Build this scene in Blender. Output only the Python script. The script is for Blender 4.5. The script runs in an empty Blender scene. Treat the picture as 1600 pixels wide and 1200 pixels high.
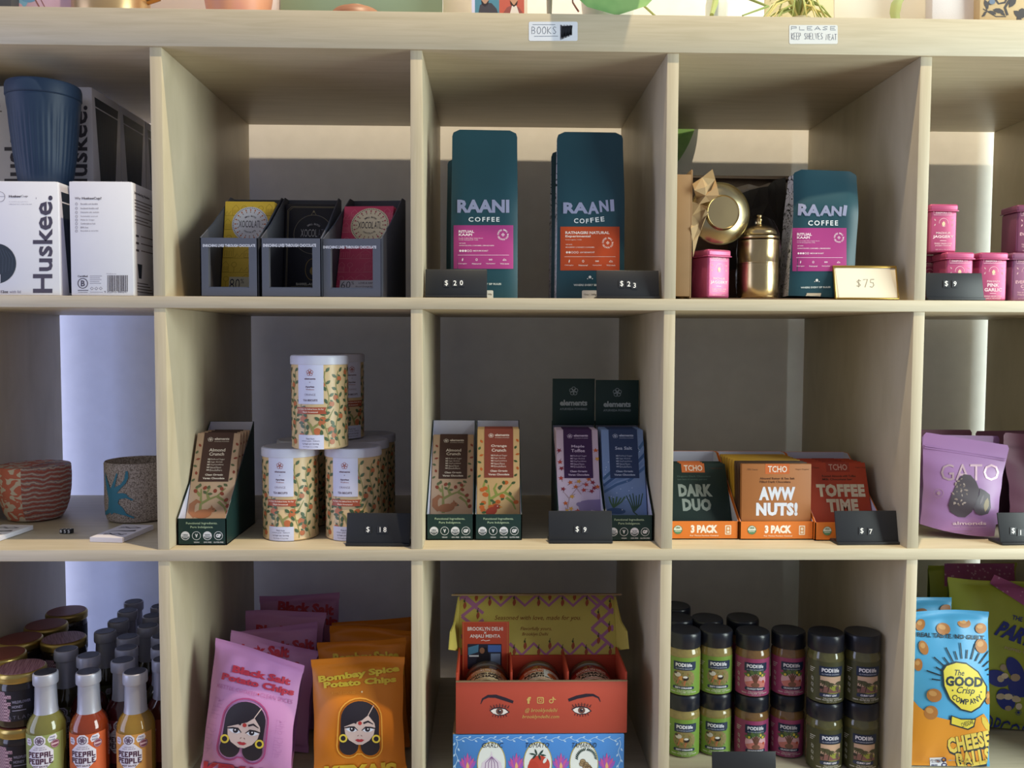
import bpy, bmesh, math, random
from mathutils import Vector, Matrix, Euler
from mathutils.geometry import tessellate_polygon
R_ = math.radians
sc = bpy.context.scene
COL = sc.collection

# ---------------------------------------------------------------- camera
CAM = Vector((0.11098, -1.19215, -0.05741)); EUL = Euler((1.51928, -.00432, -.02424)); FPX = 1343.9
cd = bpy.data.cameras.new('camera'); cam = bpy.data.objects.new('camera', cd); COL.objects.link(cam)
cam.location = CAM; cam.rotation_euler = EUL
cd.sensor_width = 36; cd.lens = 36 * FPX / 1600; cd.clip_start = .01
sc.camera = cam
# ---------------------------------------------------------------- world, lights, exposure
sc.view_settings.view_transform = 'Standard'; sc.view_settings.look = 'None'
sc.view_settings.exposure = 0.0; sc.view_settings.gamma = 1; sc.view_settings.use_curve_mapping = False
sc.cycles.max_bounces = 6; sc.cycles.diffuse_bounces = 4
w = bpy.data.worlds.new('room_light'); sc.world = w; w.use_nodes = True
bg = w.node_tree.nodes['Background']; bg.inputs[0].default_value = (.80, .84, 1.0, 1); bg.inputs[1].default_value = .30
def area(name, loc, target, sx, sy, power, col):
    l = bpy.data.lights.new(name, 'AREA'); l.shape = 'RECTANGLE'; l.size = sx; l.size_y = sy; l.energy = power; l.color = col
    o = bpy.data.objects.new(name, l); COL.objects.link(o); o.location = loc
    o.rotation_euler = (Vector(target) - Vector(loc)).to_track_quat('-Z', 'Y').to_euler(); return o
def spot(name, loc, target, power, col, size, ang, blend=.5):
    l = bpy.data.lights.new(name, 'SPOT'); l.energy = power; l.color = col; l.shadow_soft_size = size; l.spot_size = R_(ang); l.spot_blend = blend
    o = bpy.data.objects.new(name, l); COL.objects.link(o); o.location = loc
    o.rotation_euler = (Vector(target) - Vector(loc)).to_track_quat('-Z', 'Y').to_euler(); return o
spot('ceiling_spot', (.42, -.50, 2.6), (.3, -.02, 0), 300, (1.0, .82, .55), .025, 100)
area('shop_window_right', (2.3, -1.05, .1), (0, .1, -.25), 1.0, 1.8, 70, (.88, 1.0, .94))
area('shop_window_left', (-2.0, -.8, -.1), (0, .15, -.2), 1.0, 1.8, 19, (.62, .68, 1.0))
area('side_window', (-1.9, .235, -.35), (0, .235, -.35), .42, 1.7, 54, (.40, .50, 1.0))

RM = EUL.to_matrix()
def ray(px, py): return RM @ Vector(((px - 800) / FPX, (600 - py) / FPX, -1))
def at(px, py, y):            # the point of the upright plane at depth y behind photo pixel (px, py)
    d = ray(px, py); return CAM + d * ((y - CAM.y) / d.y)
def atz(px, py, z):           # the point of the level plane at height z behind photo pixel (px, py)
    d = ray(px, py); return CAM + d * ((z - CAM.z) / d.z)

# ---------------------------------------------------------------- materials
def lin(h):
    h = h.lstrip('#'); c = [int(h[i:i + 2], 16) / 255 for i in (0, 2, 4)]
    return [x / 12.92 if x <= .04045 else ((x + .055) / 1.055) ** 2.4 for x in c] + [1]
_mats = {}
def mt(h, r=.55, metal=0., spec=.4, var=0., vs=60, bump=0., bs=400, trans=0., ior=1.45, coat=0., name=None):
    k = (h, r, metal, spec, var, vs, bump, bs, trans, coat)
    if k in _mats: return _mats[k]
    m = bpy.data.materials.new(name or 'surface_' + h.lstrip('#')); m.use_nodes = True; nt = m.node_tree; p = nt.nodes['Principled BSDF']
    p.inputs['Base Color'].default_value = lin(h); p.inputs['Roughness'].default_value = r; p.inputs['Metallic'].default_value = metal
    p.inputs['Specular IOR Level'].default_value = spec; p.inputs['Coat Weight'].default_value = coat
    p.inputs['Transmission Weight'].default_value = trans; p.inputs['IOR'].default_value = ior
    if var or bump: tc = nt.nodes.new('ShaderNodeTexCoord')
    if var:
        n = nt.nodes.new('ShaderNodeTexNoise'); n.inputs['Scale'].default_value = vs; n.inputs['Detail'].default_value = 4
        nt.links.new(tc.outputs['Object'], n.inputs['Vector'])
        x = nt.nodes.new('ShaderNodeMix'); x.data_type = 'RGBA'; c = lin(h)
        x.inputs[6].default_value = [a * (1 - var) for a in c[:3]] + [1]; x.inputs[7].default_value = [min(1, a * (1 + var)) for a in c[:3]] + [1]
        nt.links.new(n.outputs['Fac'], x.inputs[0]); nt.links.new(x.outputs[2], p.inputs['Base Color'])
    if bump:
        n = nt.nodes.new('ShaderNodeTexNoise'); n.inputs['Scale'].default_value = bs; n.inputs['Detail'].default_value = 3
        nt.links.new(tc.outputs['Object'], n.inputs['Vector'])
        b = nt.nodes.new('ShaderNodeBump'); b.inputs['Strength'].default_value = bump; b.inputs['Distance'].default_value = .001
        nt.links.new(n.outputs['Fac'], b.inputs['Height']); nt.links.new(b.outputs[0], p.inputs['Normal'])
    _mats[k] = m; return m
def node_mat(name, fn, r=.5, spec=.4, metal=0, bump=0):
    m = bpy.data.materials.new(name); m.use_nodes = True; nt = m.node_tree; p = nt.nodes['Principled BSDF']
    p.inputs['Roughness'].default_value = r; p.inputs['Specular IOR Level'].default_value = spec; p.inputs['Metallic'].default_value = metal
    tc = nt.nodes.new('ShaderNodeTexCoord'); fn(nt, p, tc); return m
def _ramp(nt, stops, const=False):
    n = nt.nodes.new('ShaderNodeValToRGB'); e = n.color_ramp.elements
    while len(e) < len(stops): e.new(.5)
    for i, (t, c) in enumerate(stops): e[i].position = t; e[i].color = lin(c)
    if const: n.color_ramp.interpolation = 'CONSTANT'
    return n
def noisy(scale3, nscale, stops, detail=5, dist=0., const=False, bump=0., coord='Object', bdist=.001):
    def fn(nt, p, tc):
        mp = nt.nodes.new('ShaderNodeMapping'); mp.inputs['Scale'].default_value = scale3
        n = nt.nodes.new('ShaderNodeTexNoise'); n.inputs['Scale'].default_value = nscale; n.inputs['Detail'].default_value = detail; n.inputs['Distortion'].default_value = dist
        r = _ramp(nt, stops, const)
        nt.links.new(tc.outputs[coord], mp.inputs[0]); nt.links.new(mp.outputs[0], n.inputs['Vector'])
        nt.links.new(n.outputs['Fac'], r.inputs[0]); nt.links.new(r.outputs[0], p.inputs['Base Color'])
        if bump:
            b = nt.nodes.new('ShaderNodeBump'); b.inputs['Strength'].default_value = bump; b.inputs['Distance'].default_value = bdist
            nt.links.new(n.outputs['Fac'], b.inputs['Height']); nt.links.new(b.outputs[0], p.inputs['Normal'])
    return fn
_bst = [(.30, '#b8ac92'), (.5, '#bfb39a'), (.72, '#c5b9a1')]
BIRCH_H = node_mat('birch_veneer_grain_along', noisy((3, 40, 60), 3, _bst, 6, .6), .45, .35)
BIRCH_V = node_mat('birch_veneer_grain_upright', noisy((60, 8, 3), 3, _bst, 6, .6), .45, .35)
BIRCH_E = node_mat('birch_edge_band', noisy((6, 6, 90), 5, [(.3, '#baae95'), (.7, '#c3b8a0')], 5), .5, .3)

# ---------------------------------------------------------------- mesh builder
class B:
    def __init__(s): s.v = []; s.f = []; s.m = []; s.ms = []
    def mi(s, mat):
        if mat not in s.ms: s.ms.append(mat)
        return s.ms.index(mat)
    def add(s, vs, fs, mat, M=None):
        o = len(s.v); i = s.mi(mat)
        s.v += [tuple(M @ Vector(q)) if M else tuple(q) for q in vs]
        for f in fs: s.f.append([o + k for k in f]); s.m.append(i)
        return s
    def box(s, x0, x1, y0, y1, z0, z1, mat, bev=0., M=None, seg=2):
        bm = bmesh.new(); bmesh.ops.create_cube(bm, size=1)
        for q in bm.verts: q.co = Vector((x0 + (x1 - x0) * (q.co.x + .5), y0 + (y1 - y0) * (q.co.y + .5), z0 + (z1 - z0) * (q.co.z + .5)))
        if bev: bmesh.ops.bevel(bm, geom=list(bm.edges), offset=bev, segments=seg, affect='EDGES', profile=.5)
        bm.verts.index_update(); s.add([q.co.copy() for q in bm.verts], [[q.index for q in f.verts] for f in bm.faces], mat, M); bm.free(); return s
    def ext(s, pts, d, mat, M=None):      # polygon pts (3-D, planar) pushed along d
        n = len(pts); a = [Vector(q) for q in pts]; d = Vector(d)
        tri = tessellate_polygon([a])
        fs = [list(t) for t in tri] + [[n + k for k in reversed(t)] for t in tri] + [[i, (i + 1) % n, n + (i + 1) % n, n + i] for i in range(n)]
        return s.add(a + [q + d for q in a], fs, mat, M)
    def sheet(s, pts, th, mat, M=None):   # a card polygon given thickness along its normal
        a = [Vector(q) for q in pts]; n = (a[1] - a[0]).cross(a[2] - a[0]).normalized() * th
        return s.ext(a, n, mat, M)
    def lathe(s, prof, mat, n=32, M=None, mod=None, cap=True):
        vs = []; fs = []; k = len(prof)
        for j, (r, z) in enumerate(prof):
            for i in range(n):
                t = 2 * math.pi * i / n; rr = r * (mod(t, z) if mod else 1); vs.append((rr * math.sin(t), -rr * math.cos(t), z))
        for j in range(k - 1):
            for i in range(n):
                i2 = (i + 1) % n; fs.append([j * n + i, j * n + i2, (j + 1) * n + i2, (j + 1) * n + i])
        if cap: fs.append(list(range(n))[::-1]); fs.append([(k - 1) * n + i for i in range(n)])
        return s.add(vs, fs, mat, M)
    def tube(s, path, r, mat, n=8, M=None):
        P = [Vector(q) for q in path]; vs = []; fs = []
        for j, q in enumerate(P):
            t = (P[min(j + 1, len(P) - 1)] - P[max(j - 1, 0)]).normalized()
            a = t.cross(Vector((0, 0, 1)) if abs(t.z) < .9 else Vector((1, 0, 0))).normalized(); b = t.cross(a)
            rr = r[j] if isinstance(r, (list, tuple)) else r
            for i in range(n): th = 2 * math.pi * i / n; vs.append(q + a * rr * math.cos(th) + b * rr * math.sin(th))
        for j in range(len(P) - 1):
            for i in range(n): i2 = (i + 1) % n; fs.append([j * n + i, j * n + i2, (j + 1) * n + i2, (j + 1) * n + i])
        fs += [list(range(n)), [(len(P) - 1) * n + i for i in range(n)][::-1]]
        return s.add(vs, fs, mat, M)
    def grid(s, fn, nu, nv, mat, wrap=False, M=None):
        vs = [fn(i / nu, j / nv) for j in range(nv + 1) for i in range(nu + (0 if wrap else 1))]; W = nu if wrap else nu + 1
        fs = [[j * W + i, j * W + (i + 1) % W, (j + 1) * W + (i + 1) % W, (j + 1) * W + i] for j in range(nv) for i in range(nu)]
        return s.add(vs, fs, mat, M)
    def build(s, name, parent=None, loc=(0, 0, 0), rot=None, ang=38):
        me = bpy.data.meshes.new(name); me.from_pydata(s.v, [], s.f)
        for m in s.ms: me.materials.append(m)
        me.polygons.foreach_set('material_index', s.m); me.polygons.foreach_set('use_smooth', [True] * len(s.f))
        me.update(); me.set_sharp_from_angle(angle=R_(ang))
        o = bpy.data.objects.new(name, me); COL.objects.link(o); o.location = loc
        if rot: o.rotation_euler = rot
        if parent: o.parent = parent
        return o

def tag(o, label, cat, group=None, kind=None):
    if label: o['label'] = label
    if cat: o['category'] = cat
    if group: o['group'] = group
    if kind: o['kind'] = kind
    return o
def thing(name, label, cat, loc=(0, 0, 0), yaw=0., group=None):
    o = bpy.data.objects.new(name, None); COL.objects.link(o); o.empty_display_size = .02
    o.location = loc; o.rotation_euler = (0, 0, yaw); return tag(o, label, cat, group)
def dup(root, loc, label, yaw=None, group=None, rot=None):
    r = root.copy(); COL.objects.link(r); r.location = loc; r['label'] = label
    if yaw is not None: r.rotation_euler = (0, 0, yaw)
    if rot is not None: r.rotation_euler = rot
    if group: r['group'] = group
    for ch in list(root.children):
        c = ch.copy(); COL.objects.link(c); c.parent = r
        for g in list(ch.children):
            d = g.copy(); COL.objects.link(d); d.parent = c
    return r
def xf(loc, yaw=0.): return Matrix.Translation(Vector(loc)) @ Matrix.Rotation(yaw, 4, 'Z')

# ---------------------------------------------------------------- printed artwork: flat shapes laid on a surface
_tx = {}
def text2d(s, b=0., ls=1., res=2):
    k = (s, b, ls, res)
    if k in _tx: return _tx[k]
    c = bpy.data.curves.new('lettering', 'FONT'); c.body = s; c.offset = b; c.resolution_u = res; c.fill_mode = 'FRONT'; c.space_character = ls
    o = bpy.data.objects.new('lettering', c); m = bpy.data.meshes.new_from_object(o)
    v = [(q.co.x, q.co.y) for q in m.vertices]; f = [list(q.vertices) for q in m.polygons]
    bpy.data.objects.remove(o); bpy.data.curves.remove(c); bpy.data.meshes.remove(m)
    x0 = min(q[0] for q in v); x1 = max(q[0] for q in v); y0 = min(q[1] for q in v); y1 = max(q[1] for q in v)
    _tx[k] = ([((x - x0) / (x1 - x0) - .5, .5 - (y - y0) / (y1 - y0)) for x, y in v], f, (x1 - x0) / (y1 - y0)); return _tx[k]
class Art:                      # coordinates: x to the right, y downward, any unit
    def __init__(s): s.i = []
    def raw(s, v, f, c, l): s.i.append((v, f, c, l)); return s
    def p(s, pts, c, l=1):
        t = tessellate_polygon([[Vector((x, y, 0)) for x, y in pts]]); return s.raw([tuple(q[:2]) for q in pts], [list(k) for k in t], c, l)
    def r(s, x0, y0, x1, y1, c, l=1, cr=0.):
        if cr:
            pts = []
            for cx, cy, a in ((x1 - cr, y0 + cr, -90), (x1 - cr, y1 - cr, 0), (x0 + cr, y1 - cr, 90), (x0 + cr, y0 + cr, 180)):
                pts += [(cx + cr * math.cos(R_(a + k * 22.5)), cy + cr * math.sin(R_(a + k * 22.5))) for k in range(5)]
            return s.p(pts, c, l)
        return s.raw([(x0, y0), (x1, y0), (x1, y1), (x0, y1)], [[0, 1, 2, 3]], c, l)
    def e(s, cx, cy, rx, ry, c, l=1, n=24, rot=0.):
        ca, sa = math.cos(R_(rot)), math.sin(R_(rot)); pts = []
        for k in range(n):
            a = 2 * math.pi * k / n; x, y = rx * math.cos(a), ry * math.sin(a); pts.append((cx + x * ca - y * sa, cy + x * sa + y * ca))
        return s.raw(pts, [list(range(n))], c, l)
    def ring(s, cx, cy, rx, ry, w, c, l=1, n=28, a0=0, a1=360):
        v = []; cl = a1 - a0 == 360; m = n if cl else n + 1
        for k in range(m):
            a = R_(a0 + (a1 - a0) * k / n); v += [(cx + rx * math.cos(a), cy + ry * math.sin(a)), (cx + (rx - w) * math.cos(a), cy + (ry - w) * math.sin(a))]
        return s.raw(v, [[2 * k, 2 * ((k + 1) % m), 2 * ((k + 1) % m) + 1, 2 * k + 1] for k in range(n)], c, l)
    def ln(s, pts, w, c, l=1, closed=False):
        if closed: pts = list(pts) + [pts[0]]
        v = []; f = []
        for k, (x, y) in enumerate(pts):
            a = pts[max(k - 1, 0)]; b = pts[min(k + 1, len(pts) - 1)]; dx, dy = b[0] - a[0], b[1] - a[1]; n = math.hypot(dx, dy) or 1
            ww = (w[k] if isinstance(w, (list, tuple)) else w) / 2
            v += [(x - dy / n * ww, y + dx / n * ww), (x + dy / n * ww, y - dx / n * ww)]
            if k: f.append([2 * k - 2, 2 * k - 1, 2 * k + 1, 2 * k])
        return s.raw(v, f, c, l)
    def t(s, txt, x0, y0, x1, y1, c, b=.0, l=2, rot=0., sh=0., ls=1., res=2):   # lettering filling the box x0..x1, y0..y1, then turned by rot degrees
        v, f, asp = text2d(txt, b, ls, res); cx, cy, w, h = (x0 + x1) / 2, (y0 + y1) / 2, x1 - x0, y1 - y0
        ca, sa = math.cos(R_(rot)), math.sin(R_(rot)); o = []
        for a, q in v: X = a * w - sh * q * h; Y = q * h; o.append((cx + X * ca - Y * sa, cy + X * sa + Y * ca))
        return s.raw(o, f, c, l)
    def tr(s, txt, cx, cy, w, h, rot, c, b=.0, l=2, sh=0., ls=1.): return s.t(txt, cx - w / 2, cy - h / 2, cx + w / 2, cy + h / 2, c, b, l, rot, sh, ls)
    def arc(s, txt, cx, cy, r, h, a0, a1, c, b=.03, l=2, inside=False):         # letters along an arc, angles in degrees, 0 = up, clockwise
        n = len(txt)
        for k, ch in enumerate(txt):
            if ch == ' ': continue
            a = a0 + (a1 - a0) * (k + .5) / n; x = cx + r * math.sin(R_(a)); y = cy - r * math.cos(R_(a))
            s.tr(ch, x, y, h * min(.75, text2d(ch, b)[2]), h, a + (180 if inside else 0), c, b, l)
        return s
    def leaf(s, cx, cy, ln, w, rot, c, l=1):
        ca, sa = math.cos(R_(rot)), math.sin(R_(rot)); q = [(-.5, 0), (-.25, .38), (.05, .5), (.3, .3), (.5, 0), (.3, -.3), (.05, -.5), (-.25, -.38)]
        return s.raw([(cx + x * ln * ca - y * w * sa, cy + x * ln * sa + y * w * ca) for x, y in q], [list(range(8))], c, l)
    def put(s, m, S, step=None, r=.6, spec=.35, box=None):     # S(x, y, off) -> 3-D; step = slicing distance for curved surfaces; box = clip
        for k_, (v, f, c, l) in enumerate(s.i):
            l = l + k_ * .004; mat = mt(c, r, spec=spec) if isinstance(c, str) else c
            if step or box:
                bm = bmesh.new(); V = [bm.verts.new((x, y, 0)) for x, y in v]
                for q in f:
                    try: bm.faces.new([V[k] for k in q])
                    except ValueError: pass
                if step:
                    for ax in (0, 1):
                        lo = min(q.co[ax] for q in bm.verts); hi = max(q.co[ax] for q in bm.verts); st = step[ax]
                        if st:
                            for k in range(math.ceil(lo / st), math.floor(hi / st) + 1):
                                co = [0, 0, 0]; no = [0, 0, 0]; co[ax] = k * st; no[ax] = 1
                                bmesh.ops.bisect_plane(bm, geom=bm.verts[:] + bm.edges[:] + bm.faces[:], plane_co=co, plane_no=no, dist=1e-7)
                if box:
                    for ax, val, sg in ((0, box[0], -1), (0, box[2], 1), (1, box[1], -1), (1, box[3], 1)):
                        co = [0, 0, 0]; no = [0, 0, 0]; co[ax] = val; no[ax] = sg
                        bmesh.ops.bisect_plane(bm, geom=bm.verts[:] + bm.edges[:] + bm.faces[:], plane_co=co, plane_no=no, dist=1e-7, clear_outer=True)
                bm.verts.index_update(); vv = [(q.co.x, q.co.y) for q in bm.verts]; ff = [[q.index for q in g.verts] for g in bm.faces]; bm.free()
            else: vv, ff = v, f
            if ff: m.add([S(x, y, l * .00013) for x, y in vv], ff, mat)
        return m
def plane(O, U, V, s=1., crop=(0, 0, 1), M=None):
    """artwork x, y (in a photo crop x0, y0, zoom) -> the plane O + u U + v V of the thing standing at matrix M, in the thing's own coordinates"""
    O, U, V = Vector(O), Vector(U).normalized(), Vector(V).normalized(); N = U.cross(V); I = (M or Matrix()).inverted(); c = I @ CAM; I3 = I.to_3x3()
    def S(x, y, off):
        d = I3 @ ray(crop[0] + x / crop[2], crop[1] + y / crop[2]); t = (O - c).dot(N) / d.dot(N); q = c + d * t
        return q + N * (off if N.dot(c - O) > 0 else -off)
    return S
def flat(O, U, V, s=1.):        # artwork x, y times s -> O + x U + y V (V points down the face); offset toward U x -V
    O, U, V = Vector(O), Vector(U).normalized(), Vector(V).normalized(); N = V.cross(U)
    return lambda x, y, off: O + U * (x * s) + V * (y * s) + N * off
def front(x0, ztop, y, s=1.): return lambda X, Y, off: Vector((x0 + X * s, y - off, ztop - Y * s))
# ================================================================ the setting
P = .351; TH = .016; DEP = .4215
EPS = .0006
ZA, ZB, ZC = EPS, EPS - P, EPS - 2 * P   # where goods stand in the three rows in view
WALLY = DEP + .042
ZTOP = .385                            # top of the unit
WALLM = node_mat('painted_wall', noisy((1, 1, 1), 30, [(.3, '#f0efec'), (.7, '#f6f5f2')], 4, 0, False, .15), .75, .2)
tag(B().box(-3, 3, WALLY, WALLY + .1, -1.51, 2.3, WALLM).build('wall_back'), 'pale painted wall behind the shelving unit', 'wall', kind='structure')
FLOORM = node_mat('floor_boards', noisy((2, 30, 1), 3, [(.3, '#8a7256'), (.7, '#a58a68')]), .5)
tag(B().box(-3, 3, -3, WALLY, -1.56, -1.505, FLOORM).build('floor'), 'wooden floor under the shelving unit', 'floor', kind='structure')

def build_shelf():
    t = thing('shelving_unit', 'large birch cube shelving unit with thick frame holding all the goods', 'shelving unit', (0, 0, -1.505))
    L = lambda b, n: b.build(n, t, (0, 0, 1.505))
    xl = -2 * P; xr = 3 * P + TH                       # outer faces of the outermost dividers' cells
    zb = .335 - 5 * P + TH                             # floor of the lowest row
    L(B().box(xl - .034, xr + .034, -.0018, DEP, .335, ZTOP, BIRCH_H, .0008), 'top_board')
    L(B().box(xl - .034, xr + .034, -.0018, DEP, -1.505, -1.505 + .05, BIRCH_H, .0008), 'bottom_board')
    for a, b in ((xl - .034, xl + TH), (xr - TH, xr + .034)): L(B().box(a, b, -.001, DEP, -1.455, .335, BIRCH_V, .0008), 'side_board')
    for k in range(4): L(B().box(xl + TH, xr - TH, 0, DEP, -k * P - TH, -k * P, BIRCH_H, .0006), 'shelf_board')
    for c in range(4):
        x = (c - 1) * P
        for r in range(5):
            z1 = .335 - r * P; z0 = z1 - .335 if r < 4 else -1.455
            L(B().box(x, x + TH, .0012, DEP, z0, z1, BIRCH_V, .0006), 'divider')
    return t
SHELF = build_shelf()

def header_label(name, label, crop, box, art):
    S = plane((0, -.0018, .36), (1, 0, 0), (0, 0, 1), 1, crop); b = B(); c = S((box[0] + box[2]) / 2, (box[1] + box[3]) / 2, 0)
    art.put(b, lambda x, y, o: S(x, y, o + .0002) - c, r=.35)
    tag(b.build(name, None, c), label, 'label')
# handwriting: capital strokes in a unit box (0..1, y down)
STR = {'B': [[(0, 0), (0, 1), (.6, .95), (.85, .75), (.6, .52), (.05, .5)], [(0, 0), (.55, .05), (.75, .25), (.5, .5)]],
 'O': [[(.5, 0), (.12, .2), (0, .55), (.2, .95), (.55, 1), (.9, .75), (.95, .4), (.75, .08), (.5, 0)]], 'K': [[(.05, 0), (.05, 1)], [(.9, .05), (.1, .55), (.95, 1)]],
 'S': [[(.9, .1), (.45, 0), (.1, .22), (.5, .5), (.85, .75), (.5, 1), (.05, .88)]], 'P': [[(0, 1), (0, 0), (.85, .05), (.9, .4), (.05, .52)]], 'L': [[(.05, 0), (.05, 1), (.9, 1)]],
 'E': [[(.9, 0), (.05, 0), (.05, 1), (.95, 1)], [(.05, .5), (.75, .5)]], 'A': [[(0, 1), (.5, 0), (1, 1)], [(.2, .65), (.8, .65)]], 'H': [[(.05, 0), (.05, 1)], [(.95, 0), (.95, 1)], [(.05, .5), (.95, .5)]],
 'V': [[(0, 0), (.5, 1), (1, 0)]], 'N': [[(0, 1), (.05, 0), (.9, 1), (.95, 0)]], 'T': [[(0, 0), (1, 0)], [(.5, 0), (.5, 1)]],
 'C': [[(.95, .12), (.5, 0), (.08, .3), (.05, .7), (.45, 1), (.95, .85)]], 'G': [[(.95, .15), (.5, 0), (.08, .3), (.08, .75), (.5, 1), (.95, .8), (.95, .55), (.55, .55)]], 'R': [[(0, 1), (0, 0), (.8, .05), (.85, .4), (.05, .52), (.95, 1)]],
 'I': [[(.5, 0), (.5, 1)]], 'M': [[(0, 1), (.1, 0), (.5, .7), (.9, 0), (1, 1)]], 'D': [[(.05, 0), (.05, 1), (.6, .9), (.95, .5), (.6, .08), (.05, 0)]],
 '$': [[(.9, .2), (.45, .1), (.1, .28), (.5, .5), (.85, .72), (.5, .9), (.05, .8)], [(.5, 0), (.45, 1)]], '7': [[(0, .05), (.9, 0), (.4, 1)]], '5': [[(.9, 0), (.2, .02), (.15, .4), (.7, .42), (.85, .75), (.5, 1), (.05, .9)]]}
def hand(A, txt, x0, y0, x1, y1, w, c, l=2, gap=.25):
    n = len(txt); cw = (x1 - x0) / (n - gap)
    for k, ch in enumerate(txt):
        for st in STR.get(ch, []): A.ln([(x0 + cw * (k + (1 - gap) * x), y0 + (y1 - y0) * y) for x, y in st], w, c, l)
    return A
A = Art().r(105, 136, 410, 256, '#d9dee8', 1, 10)
hand(A, 'BOOKS', 124, 168, 278, 212, 3, '#5d6472'); A.ln([(128, 154), (270, 155)], 2.5, '#5d6472', 2).ln([(138, 227), (288, 226)], 2.5, '#5d6472', 2)
z = []
for k in range(12): z += [(306 + k * 6.4, 156 + (k % 3) * 3), (304 + k * 6.2, 250 - k * 2.6)]
A.ln(z, 6, '#2a2c33', 3).p([(310, 165), (378, 160), (372, 215), (308, 236)], '#2a2c33', 2)
header_label('shelf_label', 'white handwritten label reading BOOKS with a scribbled patch on top board', (800, 0, 4), (105, 136, 410, 256), A)
A = Art().r(132, 157, 435, 275, '#dcdedd', 1, 10)
hand(A, 'PLEASE', 146, 166, 424, 188, 3, '#6a6f7d'); hand(A, 'KEEP', 146, 206, 204, 248, 3, '#6a6f7d'); hand(A, 'SHELVES', 226, 208, 342, 246, 3, '#6a6f7d'); hand(A, 'NEAT', 362, 214, 428, 250, 3, '#6a6f7d')
header_label('shelf_label', 'white handwritten label reading PLEASE KEEP SHELVES NEAT on top board', (1200, 0, 4), (132, 157, 435, 275), A)
# ================================================================ shared makers
ORD = ['front', 'second', 'third', 'fourth', 'fifth', 'sixth', 'seventh', 'eighth']
def MX(loc, rx=0., ry=0., rz=0.): return Matrix.Translation(Vector(loc)) @ Euler((R_(rx), R_(ry), R_(rz))).to_matrix().to_4x4()
def place(o, M): o.matrix_world = M; o.location = M.to_translation(); o.rotation_euler = M.to_euler(); return o
def onto(fy, M, crop, y0, o0=.0, xm=9.):      # crop x, y -> the front surface y = fy(x, z) of the thing standing at M
    I = M.inverted(); c = I @ CAM; I3 = I.to_3x3()
    def S(x, y, off):
        d = I3 @ ray(crop[0] + x / crop[2], crop[1] + y / crop[2]); yy = y0
        for _ in range(4): q = c + d * ((yy - c.y) / d.y); yy = fy(q.x, q.z)
        if abs(q.x) > xm: q.x = math.copysign(xm, q.x); yy = fy(q.x, q.z)
        return Vector((q.x, yy - off - o0, max(q.z, .0004)))
    return S
def cyl(r, x0, y0, z0, s, o0=.0002, ang0=0.):   # artwork wrapped round an upright cylinder; x0 faces the front turned by ang0
    def S(x, y, off):
        a = (x - x0) * s / r + ang0; q = r + off + o0; return Vector((q * math.sin(a), -q * math.cos(a), z0 - (y - y0) * s))
    return S
def smooth(a, b, x):
    x = min(1, max(0, (x - a) / (b - a))); return x * x * (3 - 2 * x)

def settle(b, M, zf):           # drop or lift M so that the lowest point of mesh b rests at height zf
    return Matrix.Translation((0, 0, zf - min((M @ Vector(q)).z for q in b.v))) @ M

BLK = mt('#24262b', .42, spec=.45, var=.06); BLK2 = mt('#2f3137', .4)
def price_sign(px0, px1, pyb, y, zf, chars, yaw=0., h=.041, label='', lean=13.):
    a = at(px0, pyb, y); b = at(px1, pyb, y); w = (b - a).x; loc = ((a.x + b.x) / 2, y, zf)
    t = thing('price_sign', label, 'price sign', loc, R_(yaw), 'black price signs'); M = xf(loc, R_(yaw))
    LM = Matrix.Rotation(R_(-lean), 4, 'X')
    B().box(-w / 2, w / 2, 0, .0022, .003, h, BLK, .0009, LM).build('card', t)
    B().box(-w / 2, w / 2, -.0035, .030, 0, .0035, BLK, .0009).build('foot', t)
    U, V = Vector((1, 0, 0)), LM.to_3x3() @ Vector((0, 0, 1)); O = Vector((0, 0, .003))
    S = plane(O, U, V, 1, (0, 0, 1), M)
    for ch, cx, cy in chars:
        hw = min(3.1, (4.6 if ch == '$' else 3.9) * text2d(ch)[2]); A = Art().r(cx - 4.6, cy - 5.5, cx + 4.6, cy + 5.5, BLK2, 2).t(ch, cx - hw, cy - (4.6 if ch == '$' else 3.9), cx + hw, cy + (4.6 if ch == '$' else 3.9), '#f0f0ee', .0 if ch == '$' else .012, 4)
        A.put(B(), S); bb = B(); A.put(bb, S); bb.build('number_tile', t)
    return t

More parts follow.
